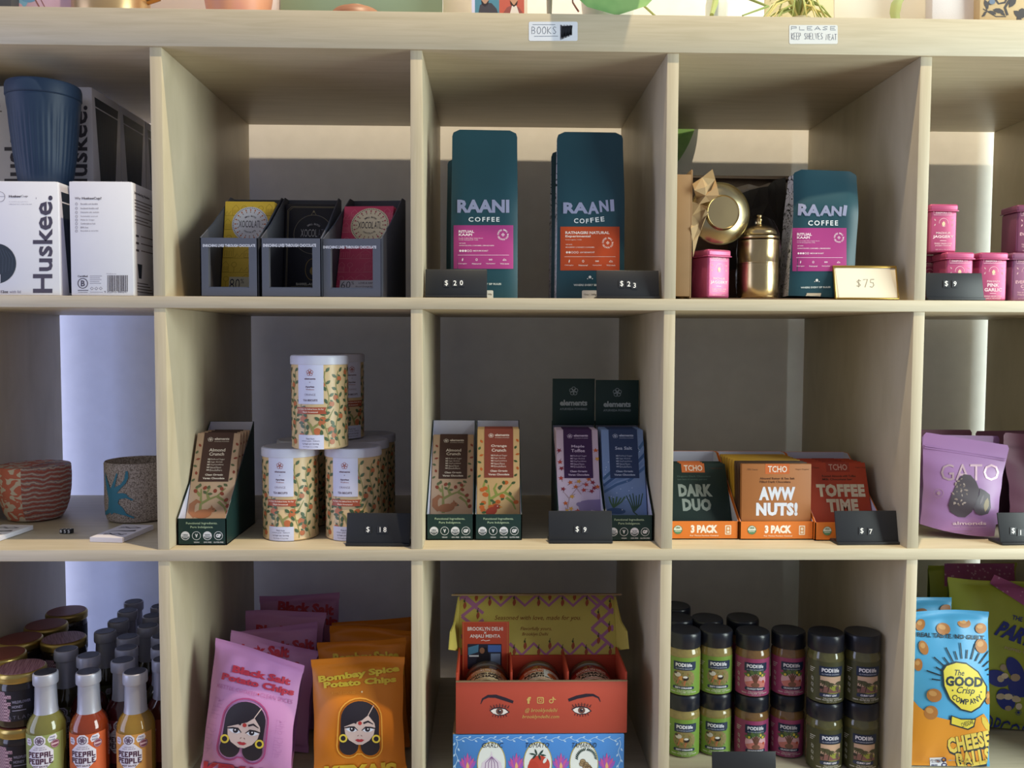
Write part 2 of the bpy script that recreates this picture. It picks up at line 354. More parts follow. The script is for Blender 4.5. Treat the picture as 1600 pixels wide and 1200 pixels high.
# stand-up coffee bag: flat block bottom, tapering to a pinched top
TEAL = mt('#1f4652', .42, spec=.5, var=.08, vs=25)
DOODLE = node_mat('white_paper_black_doodles', noisy((1, 1, 1), 110, [(0, '#d9d6e2'), (.455, '#d9d6e2'), (.47, '#1c1c22'), (.505, '#1c1c22'), (.52, '#d9d6e2')], 1, .8), .55)
def coffee_bag(M, w, H, D, label, group, art=None, panel=None, crop=None, tag_px=None, taper=(.5, .96), top=.004, label_col=None):
    def hd(v): return D / 2 * (1 - smooth(taper[0], taper[1], v)) + top * smooth(taper[0], taper[1], v)
    def fy(x, z):
        v = z / H; u = min(1, abs(2 * x / w)); return -hd(v) * (1 - .16 * u ** 6) - .0012 * math.sin(9 * v + 3 * x / w) * smooth(.05, .3, v)
    def wx(v): return w / 2 * (1 - (.5 * smooth(.975, 1.02, v)) * .12) * (1 + .02 * (1 - v))
    t = place(thing('coffee_bag', label, 'coffee bag', group=group), M)
    b = B(); nx, nv = 10, 26
    rows = []
    for j in range(nv + 1):
        v = j / nv; z = H * v; W = wx(v); row = []
        for i in range(nx + 1): x = -W + 2 * W * i / nx; row.append((x, fy(x * w / 2 / W, z), z - (.004 * smooth(.8, 1, abs(2 * i / nx - 1)) if j == nv else 0)))
        g = W - .018 * smooth(.35, .9, v); row.append((g, 0, z))
        for i in range(nx + 1): x = W - 2 * W * i / nx; row.append((x, -fy(x * w / 2 / W, z), z - (.004 * smooth(.8, 1, abs(2 * i / nx - 1)) if j == nv else 0)))
        row.append((-g, 0, z)); rows.append(row)
    n = len(rows[0]); vs = [q for r in rows for q in r]; fm = []; fs = []
    for j in range(nv):
        for i in range(n):
            f = [j * n + i, j * n + (i + 1) % n, (j + 1) * n + (i + 1) % n, (j + 1) * n + i]
            (fs if i in (nx, nx + 1, 2 * nx + 2, 2 * nx + 3) else fm).append(f)
    b.add(vs, fm + [list(range(n))[::-1], [nv * n + i for i in range(n)]], TEAL); b.add(vs, fs, DOODLE)
    if art: art.put(b, onto(fy, M, crop, -D / 2, .0003), (40, 40), r=.4, spec=.5)
    b.build('pouch', t)
    if panel: q = B(); panel.put(q, onto(fy, M, crop, -D / 2, .0003), (40, 40), r=.42, spec=.45); tag(q.build('label_panel', t), label_col, None)
    if tag_px: q = B(); tag_px.put(q, onto(fy, M, crop, -D / 2, .0006), (40, 40)); tag(q.build('weight_sticker', t), 'small white weight sticker', None)
    return t
def raani_art(rx, ry, cof, w1):   # lettering boxes in crop units
    A = Art(); hol = mt('#c9cbe6', .28, .75)
    return A, hol
def coffee_panel(p, title, sub, lines, dots, roast, seal, bg, fg='#f3dfe9'):
    x0, y0, x1, y1 = p; W, H = x1 - x0, y1 - y0; X = lambda f: x0 + f * W; Y = lambda f: y0 + f * H
    A = Art().r(x0, y0, x1, y1, bg, 1)
    for (s, a, c, d, e), bb in zip(title, (.03, .03)): A.t(s, X(a), Y(c), X(d), Y(e), fg, bb)
    for s, a, c, d, e in sub: A.t(s, X(a), Y(c), X(d), Y(e), fg, 0)
    for s, a, c, d, e in lines: A.t(s, X(a), Y(c), X(d), Y(e), fg, .015)
    for k in range(5):
        cx, cy, r = X(.112 + .044 * k), Y(.588), .019 * W
        if k < dots: A.e(cx, cy, r, r, fg, 2, 12)
        else: A.ring(cx, cy, r, r, .006 * W, fg, 2, 12)
    A.t(roast, X(.33), Y(.572), X(.58), Y(.604), fg, .01)
    A.r(X(.07), Y(.683), X(.93), Y(.69), fg, 2)
    sx, sy = X(seal[0]), Y(seal[1])
    A.arc('SMALL BATCH ROASTED COFFEE ', sx, sy, .082 * W, .028 * W, 0, 360, fg, .02)
    A.p([(sx, sy - .03 * W), (sx + .03 * W, sy), (sx, sy + .03 * W), (sx - .03 * W, sy)], fg, 2).ring(sx, sy, .016 * W, .016 * W, .006 * W, bg, 3, 12)
    for k, nm in enumerate(('Chikmagalur', 'Natural', 'Hand picked', 'Wild shade')):
        cx = X(.15 + .235 * k); cy = Y(.79); r = .022 * W
        if k == 0: A.leaf(cx, cy, .06 * W, .02 * W, -80, fg, 2)
        elif k == 1: A.ring(cx, cy, r * .8, r, .007 * W, fg, 2, 12)
        elif k == 2: A.ring(cx - r * .7, cy, r * .7, r * .6, .007 * W, fg, 2, 10).ring(cx + r * .7, cy, r * .7, r * .6, .007 * W, fg, 2, 10)
        else: A.ln([(cx - 1.4 * r, cy + r * .6), (cx - .3 * r, cy - r * .7), (cx + .3 * r, cy), (cx + .7 * r, cy - r * .3), (cx + 1.4 * r, cy + r * .6), (cx - 1.4 * r, cy + r * .6)], .007 * W, fg, 2)
        A.t(nm, cx - .075 * W, Y(.868), cx + .075 * W, Y(.9), fg, .01)
    return A

# open-fronted card display tray: low lip, slanted sides, tall back
def tray(t, w, D, lip, back, mo, mi, prof=None, window=None, art=None, S=None, header=None, hart=None, HS=None, th=.0012, cut=None):
    prof = prof or [(0, lip), (D, back)]
    b = B()
    if window:
        x0, x1, z0, z1 = window
        for q in ((-w / 2, x0, 0, lip), (x1, w / 2, 0, lip), (x0, x1, 0, z0), (x0, x1, z1, lip)): b.box(q[0], q[1], 0, th, q[2], q[3], mo)
        b.ext([(x1, th, z0), (x1, .011, z0), (x1, .011, z1), (x1, th, z1)], (th, 0, 0), mi); b.ext([(x0 - th, th, z0), (x0 - th, .009, z0), (x0 - th, .009, z1), (x0 - th, th, z1)], (th, 0, 0), mi)
        b.ext([(x0, th, z0), (x1, th, z0), (x1 + .008, .012, .002), (x0 - .004, .012, .002)], (0, 0, th), mo)
    else: b.box(-w / 2, w / 2, 0, th, 0, lip, mo)
    if art: art.put(b, S)
    b.build('front_panel', t)
    for s in (-1, 1):
        x = s * w / 2; q = B(); pts = [(y, z) for y, z in [(0, 0)] + prof + [(D, 0)]]
        q.ext([(x, y, z) for y, z in pts], (-s * th, 0, 0), mo)
        q.ext([(x - s * th * 1.05, y, z - .0004) for y, z in pts], (-s * .0003, 0, 0), mi); q.build('side_panel', t)
    q = B().box(-w / 2, w / 2, D - th, D, 0, back, mo).box(-w / 2 + th, w / 2 - th, D - th - .0004, D - th, th, back - .0004, mi)
    if header:
        q.box(-w / 2, w / 2, D - .0125, D, back - .006, back, mo, .001).box(-w / 2, w / 2, D - .014, D - .012, back - .004, back + header, mo, .0005)
        if hart: hart.put(q, HS)
    q.build('back_panel', t)
    B().box(-w / 2, w / 2, 0, D, 0, th, mi).build('base', t)
    return t
def bar(name, label, cat, group, w, h, th, M, base, art=None, side=None):      # a wrapped bar, its face toward -y, standing at M; artwork in mm from its top left corner
    b = B().box(-w / 2, w / 2, 0, th, 0, h, base, .0012)
    if art: art.put(b, flat((-w / 2, 0, h), (1, 0, 0), (0, 0, -1), .001), box=(0, 0, w * 1000, h * 1000), r=.5)
    o = b.build(name); place(o, M); return tag(o, label, cat, group)
def leanM(x, y0, y1, z0, ln, yaw=0., roll=0.):     # bottom edge at y0, top edge at y1, bar length ln
    a = math.degrees(math.asin(min(.9, (y1 - y0) / ln))); return MX((x, y0, z0 + .0012 + .0088 * math.sin(R_(a)))) @ MX((0, 0, 0), 0, 0, yaw) @ MX((0, 0, 0), 0, roll, 0) @ MX((0, 0, 0), -a, 0, 0)
# ================================================================ upper row
# ---- cup cartons and ribbed cup
CARD_W = mt('#dcdce6', .5, spec=.35, var=.02); INK = '#4a4658'; INKD = mt('#2b3442', .5)
def cup_side(b, x, W=.097, H=.155):
    S = flat((x, 0, H), (0, 1, 0), (0, 0, -1), .001); A = Art()
    A.p([(8, 12), (89, 12), (87, 25), (10, 25)], INKD).p([(10, 27), (87, 27), (83, 60), (72, 150), (25, 150), (14, 60)], INKD)
    for k in range(9): A.ln([(20 + k * 7, 45), (30 + k * 4.6, 149)], 1., '#4c5663', 2)
    A.put(b, S)
def carton(label, loc, faceart=None, info=False, crop=None, w=.095, yaw=0., group='boxed reusable cups', H=.155):
    D = .097; M = xf(loc, yaw); b = B().box(-w / 2, w / 2, 0, D, 0, H, CARD_W, .0012)
    b.box(-w / 2 + .004, w / 2 - .004, .0015, .0025, H - .0003, H + .0004, CARD_W)
    if faceart: faceart.put(b, plane((0, 0, 0), (1, 0, 0), (0, 0, 1), 1, crop, M), box=None)
    if info:
        A = Art(); S = flat((w / 2, 0, H), (0, 1, 0), (0, 0, -1), .001)
        A.t('Introducing Huskee', 8, 11, 60, 16, '#55505a', .02)
        for k in range(7): A.r(8, 22 + k * 4.5 + (4 if k > 3 else 0), 75 - (k * 13) % 22, 23.4 + k * 4.5 + (4 if k > 3 else 0), '#7a7278', 1)
        for k in range(3): A.r(10, 70 + 10 * k, 20, 73 + 10 * k, '#55505a', 1); A.r(27, 70 + 10 * k, 70, 71.5 + 10 * k, '#7a7278', 1)
        A.p([(14, 110), (30, 110), (27, 130), (18, 130)], INKD, 1)
        for k in range(4): A.r(12, 136 + k * 4, 50 + k * 7, 137.3 + k * 4, '#6a6268', 1)
        A.put(b, S)
    else: cup_side(b, w / 2, D, H)
    o = b.build('cup_carton'); o.location = loc; o.rotation_euler = (0, 0, yaw); return tag(o, label, 'box', group)
yf = .012; xr1 = at(93, 400, yf).x; c1 = (xr1 - .0475, yf, ZA)
A = Art().tr('Huskee.', 350, 687, 795, 160, -90, INK, .02)
A.t('Huskee', 73, 286, 168, 306, INK, .03).t('Cup', 169, 286, 228, 308, INK).ring(0, 300, 42, 42, 3, '#6d6878', 2).r(-20, 296, 38, 299, '#6d6878')
A.t('A reusable cup made from', 73, 337, 228, 344, '#8d88a0').t('coffee husk that is made to be used', 73, 356, 258, 364, '#8d88a0')
A.r(293, 305, 297, 318, '#8d88a0').t('12oz', 8, 1063, 68, 1086, INK, .03).t('with lid', 78, 1063, 170, 1086, '#8d88a0')
n = 40; A.e(-35, 845, 167, 165, INKD, 2, 40); A.p([(-60, 900), (5, 935), (5, 1000), (-60, 1005)], '#c9c6d6', 3)
for k in range(5): A.ln([(-30 + 25 * k, 700 + 12 * k), (0 + 26 * k, 800), (-5 + 26 * k, 930 - 8 * k)], 5, '#414b5c', 3)
A.i = [q for q in A.i]
carton('white reusable cup carton with a large dark circle at far lower left', c1, A, False, (0, 250, 5.219))
xr2 = at(208, 400, yf - .004).x; c2 = (xr2 - .0425, yf - .004, ZA)
A = Art().t('Why', 610, 302, 658, 328, '#6a6575').t('HuskeeCup?', 668, 302, 828, 328, INK, .02)
for k, (yy, tx, x1) in enumerate(((358, 'Reusable and durable', 798), (394, 'Insulated double wall', 803), (427, 'Dishwasher safe, stackable', 808), (460, 'Sustainably sourced', 797), (490, 'Made for longer', 772), (519, 'Comfortable to hold', 777), (550, 'BPA free', 720), (579, 'Recyclable at end of life', 802))):
    A.t(tx, 658, yy - 7, x1, yy + 7, '#7d7888').ring(624, yy, 10, 11, 3, '#8a8596', 2, 12)
A.t('Certified', 634, 940, 715, 956, INK, .02).ring(675, 1006, 42, 43, 6, INK, 2).t('B', 660, 982, 692, 1031, INK, .02).r(635, 1060, 720, 1066, INK).t('Corporation', 637, 1074, 716, 1084, INK, .01)
for k in range(5): A.r(733, 944 + 15 * k, 832 - (k * 17) % 30, 948 + 15 * k, '#8a8596')
for k in range(3): A.ring(750 + 36 * k, 1048, 14, 14, 3, '#77727f', 2, 4)
A.r(735, 1076, 840, 1079, '#8a8596').t('Huskee.co', 870, 923, 948, 931, '#8a8596')
random.seed(4); x = 876
while x < 1040: ww = random.choice((3, 3, 5, 7)); A.r(x, 940, x + ww, 1070, '#3a3642'); x += ww + random.choice((3, 4, 6))
A.t('9 352915 000297', 852, 1068, 1042, 1084, '#55505f')
carton('white cup carton printed with Why HuskeeCup and a barcode', c2, A, True, (0, 250, 5.219), .085)
zt = .1568; yu = .112
ub = []
for nm, px, lab in (('r', 145, 'white cup carton stacked behind the ribbed navy cup on its right'), ('l', 44, 'white cup carton stacked behind the ribbed navy cup on its left')):
    xr = at(px, 220, yu).x; loc = (xr - .0475, yu, zt); cx = px - 22.5
    A = Art().tr('Huskee.', cx, 236, 142, 29, -90, '#4b4a55', .02)
    if nm == 'l': A.r(-5, 173, 3, 175, '#777777').t('e.g.', -4, 162, 1, 168, '#777777')
    carton(lab, loc, A, False, (0, 0, 1)); ub.append(loc)
carton('second white cup carton in the upper row running back along the divider', (ub[0][0], yu + .099, zt))
carton('third and rearmost white cup carton in the upper row by the divider', (ub[0][0], yu + .198, zt))
for k in range(3): carton('lower white cup carton hidden behind the front pair carrying the upper row', (ub[0][0] + .004, yu + .002 + .099 * k, ZA), group='hidden lower cartons')
carton('lower white cup carton carrying the upper left carton', (ub[1][0], yu + .002, ZA), group='hidden lower cartons')
NAVY = mt('#22334c', .5, spec=.35, var=.05)
p = at(72, 300, .055); t = thing('ribbed_cup', 'navy blue ribbed reusable cup standing on the white cartons', 'cup', (p.x, .055, zt), 0)
def rib(th, z): return 1 + (.028 * (abs(math.sin(th * 20)) - .5) * smooth(.0, .008, z) * (1 - smooth(.088, .1, z)))
B().lathe([(.0325, 0), (.0345, .002), (.0395, .04), (.0435, .08), (.0455, .1), (.047, .112), (.0475, .12), (.0465, .1205)], NAVY, 160, mod=rib).build('body', t, ang=60)
B().lathe([(.0475, .1205), (.0487, .122), (.0487, .134), (.0475, .1385), (.0455, .14), (.043, .1395), (.0425, .136), (.02, .136)], NAVY, 64).build('lid', t)

# ---- slate chocolate display trays
SLATE = mt('#4d5263', .6, var=.05); SLATE_I = mt('#4a4b54', .65)
YEL = '#e6c046'; MAG = '#d0496a'; NOIR = '#23222c'
def house_pattern(A, c, seed):
    random.seed(seed)
    for r in range(6):
        y = 22 + r * 22; x = 1
        while x < 74:
            ww = random.choice((9, 12, 15)); hh = random.choice((9, 11, 13)); k = random.random()
            if k < .6:
                A.ln([(x, y), (x, y - hh), (x + ww / 2, y - hh - 5), (x + ww, y - hh), (x + ww, y)], .55, c, 1, True)
                for q in range(2): A.ln([(x + 2 + q * ww * .45, y - 2), (x + 2 + q * ww * .45, y - hh + 3), (x + 1 + (q + .7) * ww * .45, y - hh + 3), (x + 1 + (q + .7) * ww * .45, y - 2)], .5, c, 1)
            elif k < .8: A.ring(x + ww / 2, y - hh, 4, 4, .55, c, 1, 12).r(x + ww / 2 - .3, y - hh + 4, x + ww / 2 + .3, y, c, 1)
            else: A.ln([(x, y), (x + ww * .3, y - 6), (x + ww * .6, y - 1), (x + ww, y - 7)], .55, c, 1)
            x += ww + 2
        A.r(0, y + .6, 78, y + 1.1, c, 1)
    return A
def roundel(A, cx, cy, r, bg, tri, ink):
    A.e(cx, cy, r, r, bg, 3, 40)
    for k in range(60):
        a = k * math.pi / 30; A.e(cx + .93 * r * math.cos(a), cy + .93 * r * math.sin(a), .028 * r, .028 * r, '#3a2d3a', 4, 6)
    for k in range(20):
        a = k * math.pi / 10; ca, sa = math.cos(a), math.sin(a); q = lambda d, s: (cx + r * (d * ca - s * sa), cy + r * (d * sa + s * ca))
        A.p([q(.86, -.05), q(.86, .05), q(.72, 0)], tri, 4); A.e(*q(.69, .0), .03 * r, .03 * r, '#7a4a35', 4, 6)
    return roundel_text(A, cx, cy, r, ink)
def roundel_text(A, cx, cy, r, ink, ink2=None):
    A.t('XOCOL', cx - .62 * r, cy - .2 * r, cx + .2 * r, cy + .2 * r, ink, 0, 5); A.t('ATL', cx + .24 * r, cy - .2 * r, cx + .6 * r, cy + .2 * r, ink2 or ink, -.01, 5)
    A.arc('SMALL BATCH', cx, cy, .46 * r, .09 * r, -42, 42, ink, .01, 5); A.arc('CHOCOLATE', cx, cy, .48 * r, .09 * r, 222, 138, ink, .01, 5, True); return A
def choc_tray(pl, pr, y, yaw, label, twx):
    a, b = at(pl, 462, y), at(pr, 462, y); w = (b - a).x / math.cos(R_(yaw)); loc = ((a.x + b.x) / 2, y, ZA)
    t = thing('display_tray', label, 'display tray', loc, R_(yaw), 'slate chocolate display trays'); M = xf(loc, R_(yaw))
    A = Art(); n = plane((0, 0, 0), (1, 0, 0), (0, 0, 1), 1, (0, 0, 1), M)
    A.t('ENRICHING LIVES THROUGH CHOCOLATE', *twx, mt('#d7dcf0', .35, .3), .035)
    tray(t, w, .165, .0815, .160, SLATE, SLATE_I, [(0, .0815), (.058, .110), (.143, .160), (.165, .160)], (-w / 2 + .011, w / 2 - .0125, .0125, .0705), A, n)
    return loc, w
def tray_bars(n, loc, w, yaw, y0, y1, col, art, what, where, dy=.0105, th=.0085, group='', roll=0., h=.148, bw=None, dx=0.):
    src = None; bw = bw or w - .0055
    for k in range(n):
        M = xf(loc, R_(yaw)) @ leanM(dx, y0 + dy * k, y1 + dy * k, .001, h, 0, roll)
        lab = '%s chocolate bar %s' % (what, ('at the front of the ' + where) if k == 0 else '%s from the front of the %s, edge showing' % (ORD[k], where))
        if k == 0: src = bar('chocolate_bar', lab, 'chocolate bar', group, bw, h, th, M, mt(col, .5, var=.04), art)
        else: place(dup(src, (0, 0, 0), lab), M)
Lc, w = choc_tray(313.5, 403.5, .02, 0, 'slate grey card tray of yellow chocolate bars, leftmost of three', (317, 381.5, 399, 386))
A = house_pattern(Art(), '#b08a2a', 1); roundel(A, 39, 36, 27, '#d9d8e6', '#c26a35', '#2a2438')
A.r(12, 118, 78, 140, '#cfc6a8', 3).t('80', 13, 121, 28, 138, '#2a2438', -.01, 4).t('%', 29, 121, 34, 128, '#2a2438', 0, 4).t('DARK & LIVELY', 48, 121, 74, 124, '#5a5040', .01, 4).t('Dark chocolate', 48, 127, 74, 131, '#5a5040', .0, 4)
tray_bars(4, Lc, w, 0, .078, .108, YEL, A, 'yellow', 'left slate tray', group='yellow chocolate bars')
Lc, w = choc_tray(408, 502.5, .02, 0, 'slate grey card tray of black chocolate bars, middle of three', (411, 381, 494, 386))
A = Art(); g = '#8f8468'
for d in (4, 5.6): A.ln([(d + 6, d), (82 - d, d), (88 - d, d + 6), (88 - d, 148 - d), (d, 148 - d), (d, d + 6)], .6, g, 1, True)
A.ring(44, 48, 30, 31, .7, '#8a8172', 2, 40).ln([(40, 18), (44, 10), (48, 18)], .7, g, 2).e(44, 12, 1.6, 1.6, g, 2, 8); roundel_text(A, 44, 46, 31, '#b9b6b8', '#6a6878')
A.ring(44, 103, 11, 17, .8, '#a08648', 2, 28).leaf(44, 106, 14, 8, 80, '#a08648', 2).ln([(44, 97), (49, 92)], 1, '#a08648', 2).e(44, 79, 1.5, 1.5, g, 2, 8)
A.t('BARREL-AGED DARK', 20, 124, 68, 128, '#c8c4b8', .03).t('WITH MADAGASCAR VANILLA', 12, 131, 76, 133, '#8f8a80', .01).t('70%', 38, 136, 50, 141, '#d8d4c8', .02).r(12, 129.5, 76, 130, g, 2)
random.seed(3)
for k in range(70): A.e(random.uniform(8, 80), random.uniform(12, 140), .9, .9, '#2c2b48', 1, 6)
tray_bars(2, Lc, w, 0, .112, .136, NOIR, A, 'black', 'middle slate tray', group='black chocolate bars')
Lc, w = choc_tray(503.5, 597, .02, -6, 'slate grey card tray of raspberry red chocolate bars, rightmost of three', (505, 384, 588, 388.5))
A = house_pattern(Art(), '#e07f8c', 1); roundel(A, 42, 33, 29, '#e6d6b4', '#b5485a', '#2a2438')
A.r(6, 124, 78, 138, '#dad4dc', 3).t('60', 8, 126, 22, 137, '#2a2438', -.01, 4).t('%', 23, 126, 27, 131, '#2a2438', 0, 4).t('LOVE & HAPPINESS', 34, 127, 66, 130, '#55445a', .01, 4).t('Blood Orange & Raspberry', 30, 133, 70, 136, '#55445a', .0, 4)
A.p([(58, 98), (78, 98), (78, 119), (54, 119)], '#d8cdb8', 3).p([(60, 100), (76, 100), (76, 113), (58, 113)], '#8a8478', 4).ln([(68, 101), (64, 107), (70, 112)], 1, '#d8cdb8', 5)
tray_bars(4, Lc, w, -6, .05, .105, MAG, A, 'raspberry red', 'right slate tray', group='red chocolate bars', dy=.012, bw=.076, dx=-.0015)

# ---- two stacks of coffee bags
HOLO = mt('#b9bedd', .3, .6)
CR = (650, 190, 4)
def bag_M(pxc, y, yaw=0.): q = at(pxc, 400, y); return MX((q.x, y, ZA), 0, 0, yaw)
A = Art().t('RAANI', 258, 488, 583, 570, HOLO, .045).t('COFFEE', 328, 597, 522, 626, '#e6ebee', .02, ls=1.3)
A.e(435, 963, 9, 9, '#e8e8e4', 2, 10).t('WHERE EVERY SIP RULES', 330, 1009, 533, 1021, '#cfd8d6', .03)
Pn = coffee_panel((235, 648, 608, 920), [('RITUAL', .085, .115, .345, .175), ('KAAPI', .085, .19, .31, .245)], [('South Indian filter kaapi from', .085, .285, .49, .315), ('Sunda Sampigehalli, India', .085, .325, .41, .35)], [('WE TASTE', .09, .405, .2, .425), ('CHOCOLATE | CARAMEL | MANDARIN', .09, .455, .675, .485)], 3, 'MEDIUM ROAST', (.828, .217), '#a53a7e')
Tg = Art().r(430, 1055, 483, 1115, '#d8d8d2', 1, 8).t('340g', 449, 1074, 474, 1086, '#77736a', .02)
d1 = .062; M1 = bag_M(757, .082)
coffee_bag(M1, .0945, .2465, d1, 'dark teal coffee bag with magenta label standing at the front left', 'upright coffee bags', A, Pn, CR, Tg, label_col='magenta label panel')
A = Art().tr('RA', 998, 540, 156, 70, 0, HOLO, .045).tr('A', 1107, 540, 70, 76, -4, HOLO, .045).tr('N', 1174, 528, 56, 72, -6, HOLO, .045).tr('I', 1226, 524, 24, 74, -3, HOLO, .03)
A.tr('COF', 1033, 621, 92, 30, 2, '#e6ebee', .02, ls=1.25).tr('FEE', 1133, 613, 88, 30, -6, '#e6ebee', .02, ls=1.25)
A.e(1087, 972, 9, 9, '#e8e8e4', 2, 10).e(1072, 982, 3.5, 3.5, '#e8e8e4', 2, 8).e(1102, 982, 3.5, 3.5, '#e8e8e4', 2, 8).t('WHERE EVERY SIP RULES', 985, 1015, 1190, 1028, '#cfd8d6', .03)
Pn = coffee_panel((902, 657, 1272, 930), [('RATNAGIRI NATURAL', .085, .105, .83, .17), ('Experimental', .085, .195, .51, .255)], [('Chikmagalur, India', .085, .285, .36, .315)], [('WE TASTE', .09, .4, .2, .42), ('MULBERRY | HONEY | CARAMEL', .09, .46, .58, .49)], 2, 'LIGHT MEDIUM ROAST', (.8, .37), '#bd4a20', '#f5e0d4')
Tg = Art().r(1037, 1055, 1138, 1115, '#d8d8d2', 1, 8).t('12oz | 340g', 1049, 1075, 1127, 1089, '#77736a', .02)
M2 = bag_M(920, .082, -1)
coffee_bag(M2, .0965, .245, d1, 'dark teal coffee bag with orange label standing at the front right', 'upright coffee bags', A, Pn, CR, Tg, label_col='orange label panel')
coffee_bag(bag_M(748.5, .165), .098, .222, .06, 'dark coffee bag mostly hidden directly behind the magenta labelled bag', 'upright coffee bags')
coffee_bag(bag_M(909, .165), .098, .236, .06, 'dark coffee bag mostly hidden directly behind the orange labelled bag', 'upright coffee bags')
price_sign(664, 761, 464, .014, ZA, (('$', 697.5, 442.5), ('2', 711, 442.3), ('0', 721, 442)), 0, .0415, 'black price sign reading $20 in front of the magenta labelled coffee bag')
price_sign(932.5, 1031, 465, .014, ZA, (('$', 971.4, 443.5), ('2', 982.5, 443.8), ('3', 991.5, 446)), 1, .0415, 'black price sign reading $23 in front of the orange labelled coffee bag')
# ---- gift set in an open carton
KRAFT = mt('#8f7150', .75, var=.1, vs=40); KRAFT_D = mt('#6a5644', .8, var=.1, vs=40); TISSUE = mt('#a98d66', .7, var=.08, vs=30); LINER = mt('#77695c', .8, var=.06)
gx0 = at(1078, 400, .02).x; gx1 = at(1322, 320, .150).x; gw = gx1 - gx0
t = thing('gift_carton', 'open brown gift carton holding pot, tin and coffee in the upper right cube', 'box', (gx0, .02, ZA))
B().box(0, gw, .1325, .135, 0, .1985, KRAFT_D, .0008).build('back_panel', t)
B().box(0, .0025, 0, .1325, 0, .181, KRAFT, .0008).build('side_panel', t)
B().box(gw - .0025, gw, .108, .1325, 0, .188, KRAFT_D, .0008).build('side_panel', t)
B().box(0, gw, 0, .135, 0, .002, KRAFT_D).build('base', t)
b = B().box(-.0225, 0, -.001, .0015, .004, .174, KRAFT, .0006).box(-.0225, -.0215, -.0005, .012, .002, .170, KRAFT); b.build('front_flap', t)
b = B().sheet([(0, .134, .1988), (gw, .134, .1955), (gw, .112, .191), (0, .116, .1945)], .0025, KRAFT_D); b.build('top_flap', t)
random.seed(7)
def crumple(name, label, cells, amp, mat, pts, y0):     # a creased paper sheet spanning photo corners, facets pushed in and out
    nu, nv = cells; g = []
    for j in range(nv + 1):
        for i in range(nu + 1):
            u, v = i / nu, j / nv
            px = (pts[0][0] * (1 - u) + pts[1][0] * u) * (1 - v) + (pts[3][0] * (1 - u) + pts[2][0] * u) * v
            py = (pts[0][1] * (1 - u) + pts[1][1] * u) * (1 - v) + (pts[3][1] * (1 - u) + pts[2][1] * u) * v
            q = at(px + random.uniform(-3, 3), py + random.uniform(-4, 4), y0 + random.uniform(-amp, amp)); g.append(q)
    c = sum(g, Vector()) / len(g); b = B(); W = nu + 1
    vs = [q - c for q in g] + [q - c + Vector((0, .0006, 0)) for q in g]; n = len(g); fs = []
    for j in range(nv):
        for i in range(nu):
            a, b2, c2, d = j * W + i, j * W + i + 1, (j + 1) * W + i + 1, (j + 1) * W + i
            fs += [[a, b2, c2], [a, c2, d]] if (i + j) % 2 else [[a, b2, d], [b2, c2, d]]
    for f in list(fs): fs.append([k + n for k in reversed(f)])
    o = b.add(vs, fs, mat).build(name, None, c, ang=12); return tag(o, label, 'paper')
crumple('kraft_tissue', 'crumpled kraft paper over the upper left of the brass saucer', (2, 3), .010, TISSUE, [(1083, 290), (1116, 264), (1126, 309), (1090, 322)], .018)
crumple('kraft_tissue', 'folded kraft paper hanging along the left inside of the gift carton', (2, 4), .008, TISSUE, [(1081, 316), (1106, 322), (1103, 345), (1082, 398)], .024)
crumple('tissue_liner', 'greyish tissue lining the upper back of the gift carton', (9, 3), .006, LINER, [(1092, 292), (1262, 286), (1250, 312), (1096, 322)], .128)
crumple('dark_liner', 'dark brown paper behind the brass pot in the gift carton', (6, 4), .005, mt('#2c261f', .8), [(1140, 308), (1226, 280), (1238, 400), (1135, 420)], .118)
BRASS = mt('#c4ad80', .24, 1., var=.05, vs=20); BRASS_S = mt('#b8ab86', .26, 1., var=.12, vs=30)
c = at(1127, 333, .0385); M = Matrix.Translation(c) @ Matrix.Rotation(R_(90), 4, 'X') @ Matrix.Rotation(R_(6), 4, 'Y')
t = place(thing('brass_saucer', 'shiny brass saucer standing on edge beside the kraft paper in the gift carton', 'saucer'), M)
B().lathe([(.0225, .0075), (.0235, .009), (.0245, .0075), (.0255, .004), (.034, .001), (.0405, -.004), (.0435, -.006), (.0442, -.0045), (.0448, -.006), (.044, -.0075), (.04, -.006), (.032, -.001), (.023, .001)], BRASS_S, 64).build('dish', t)
B().lathe([(0.0001, .0078), (.012, .0076), (.0225, .0075), (.0225, .006), (.0001, .006)], BRASS, 48).build('foot', t)
p = at(1184.5, 440, .055); t = thing('brass_coffee_filter', 'tall brass coffee filter pot wrapped in clear plastic in the gift carton', 'coffee pot', (p.x, .056, ZA + .0025))
B().lathe([(.0255, 0), (.027, .002), (.0272, .03), (.0268, .05), (.0272, .0505), (.0272, .052), (.0268, .0525), (.0265, .078), (.0272, .08), (.0272, .0835), (.025, .085)], BRASS, 64).build('lower_cup', t)
B().lathe([(.0268, .0855), (.0273, .0862), (.0273, .089), (.024, .091), (.0225, .093), (.0225, .0955), (.0215, .098), (.016, .1025), (.008, .105), (.0035, .1065), (.0028, .109), (.0042, .111), (.0042, .113), (.0025, .115), (.0036, .1165), (.0036, .1185), (.0022, .1205), (0.0003, .121)], BRASS, 64).build('upper_cup', t)
WRAP = mt('#ffffff', .06, trans=1., ior=1.12, spec=.5, bump=.9, bs=120, name='clear_plastic_film')
B().lathe([(.0262, .001), (.0295, .004), (.031, .03), (.0298, .05), (.031, .07), (.0285, .095), (.0195, .113), (.0075, .1205)], WRAP, 40, mod=lambda th, z: 1 + .035 * math.sin(7 * th + 60 * z) + .025 * math.sin(11 * th - 90 * z), cap=False).build('plastic_wrap', t)
CR2 = (1040, 240, 4)
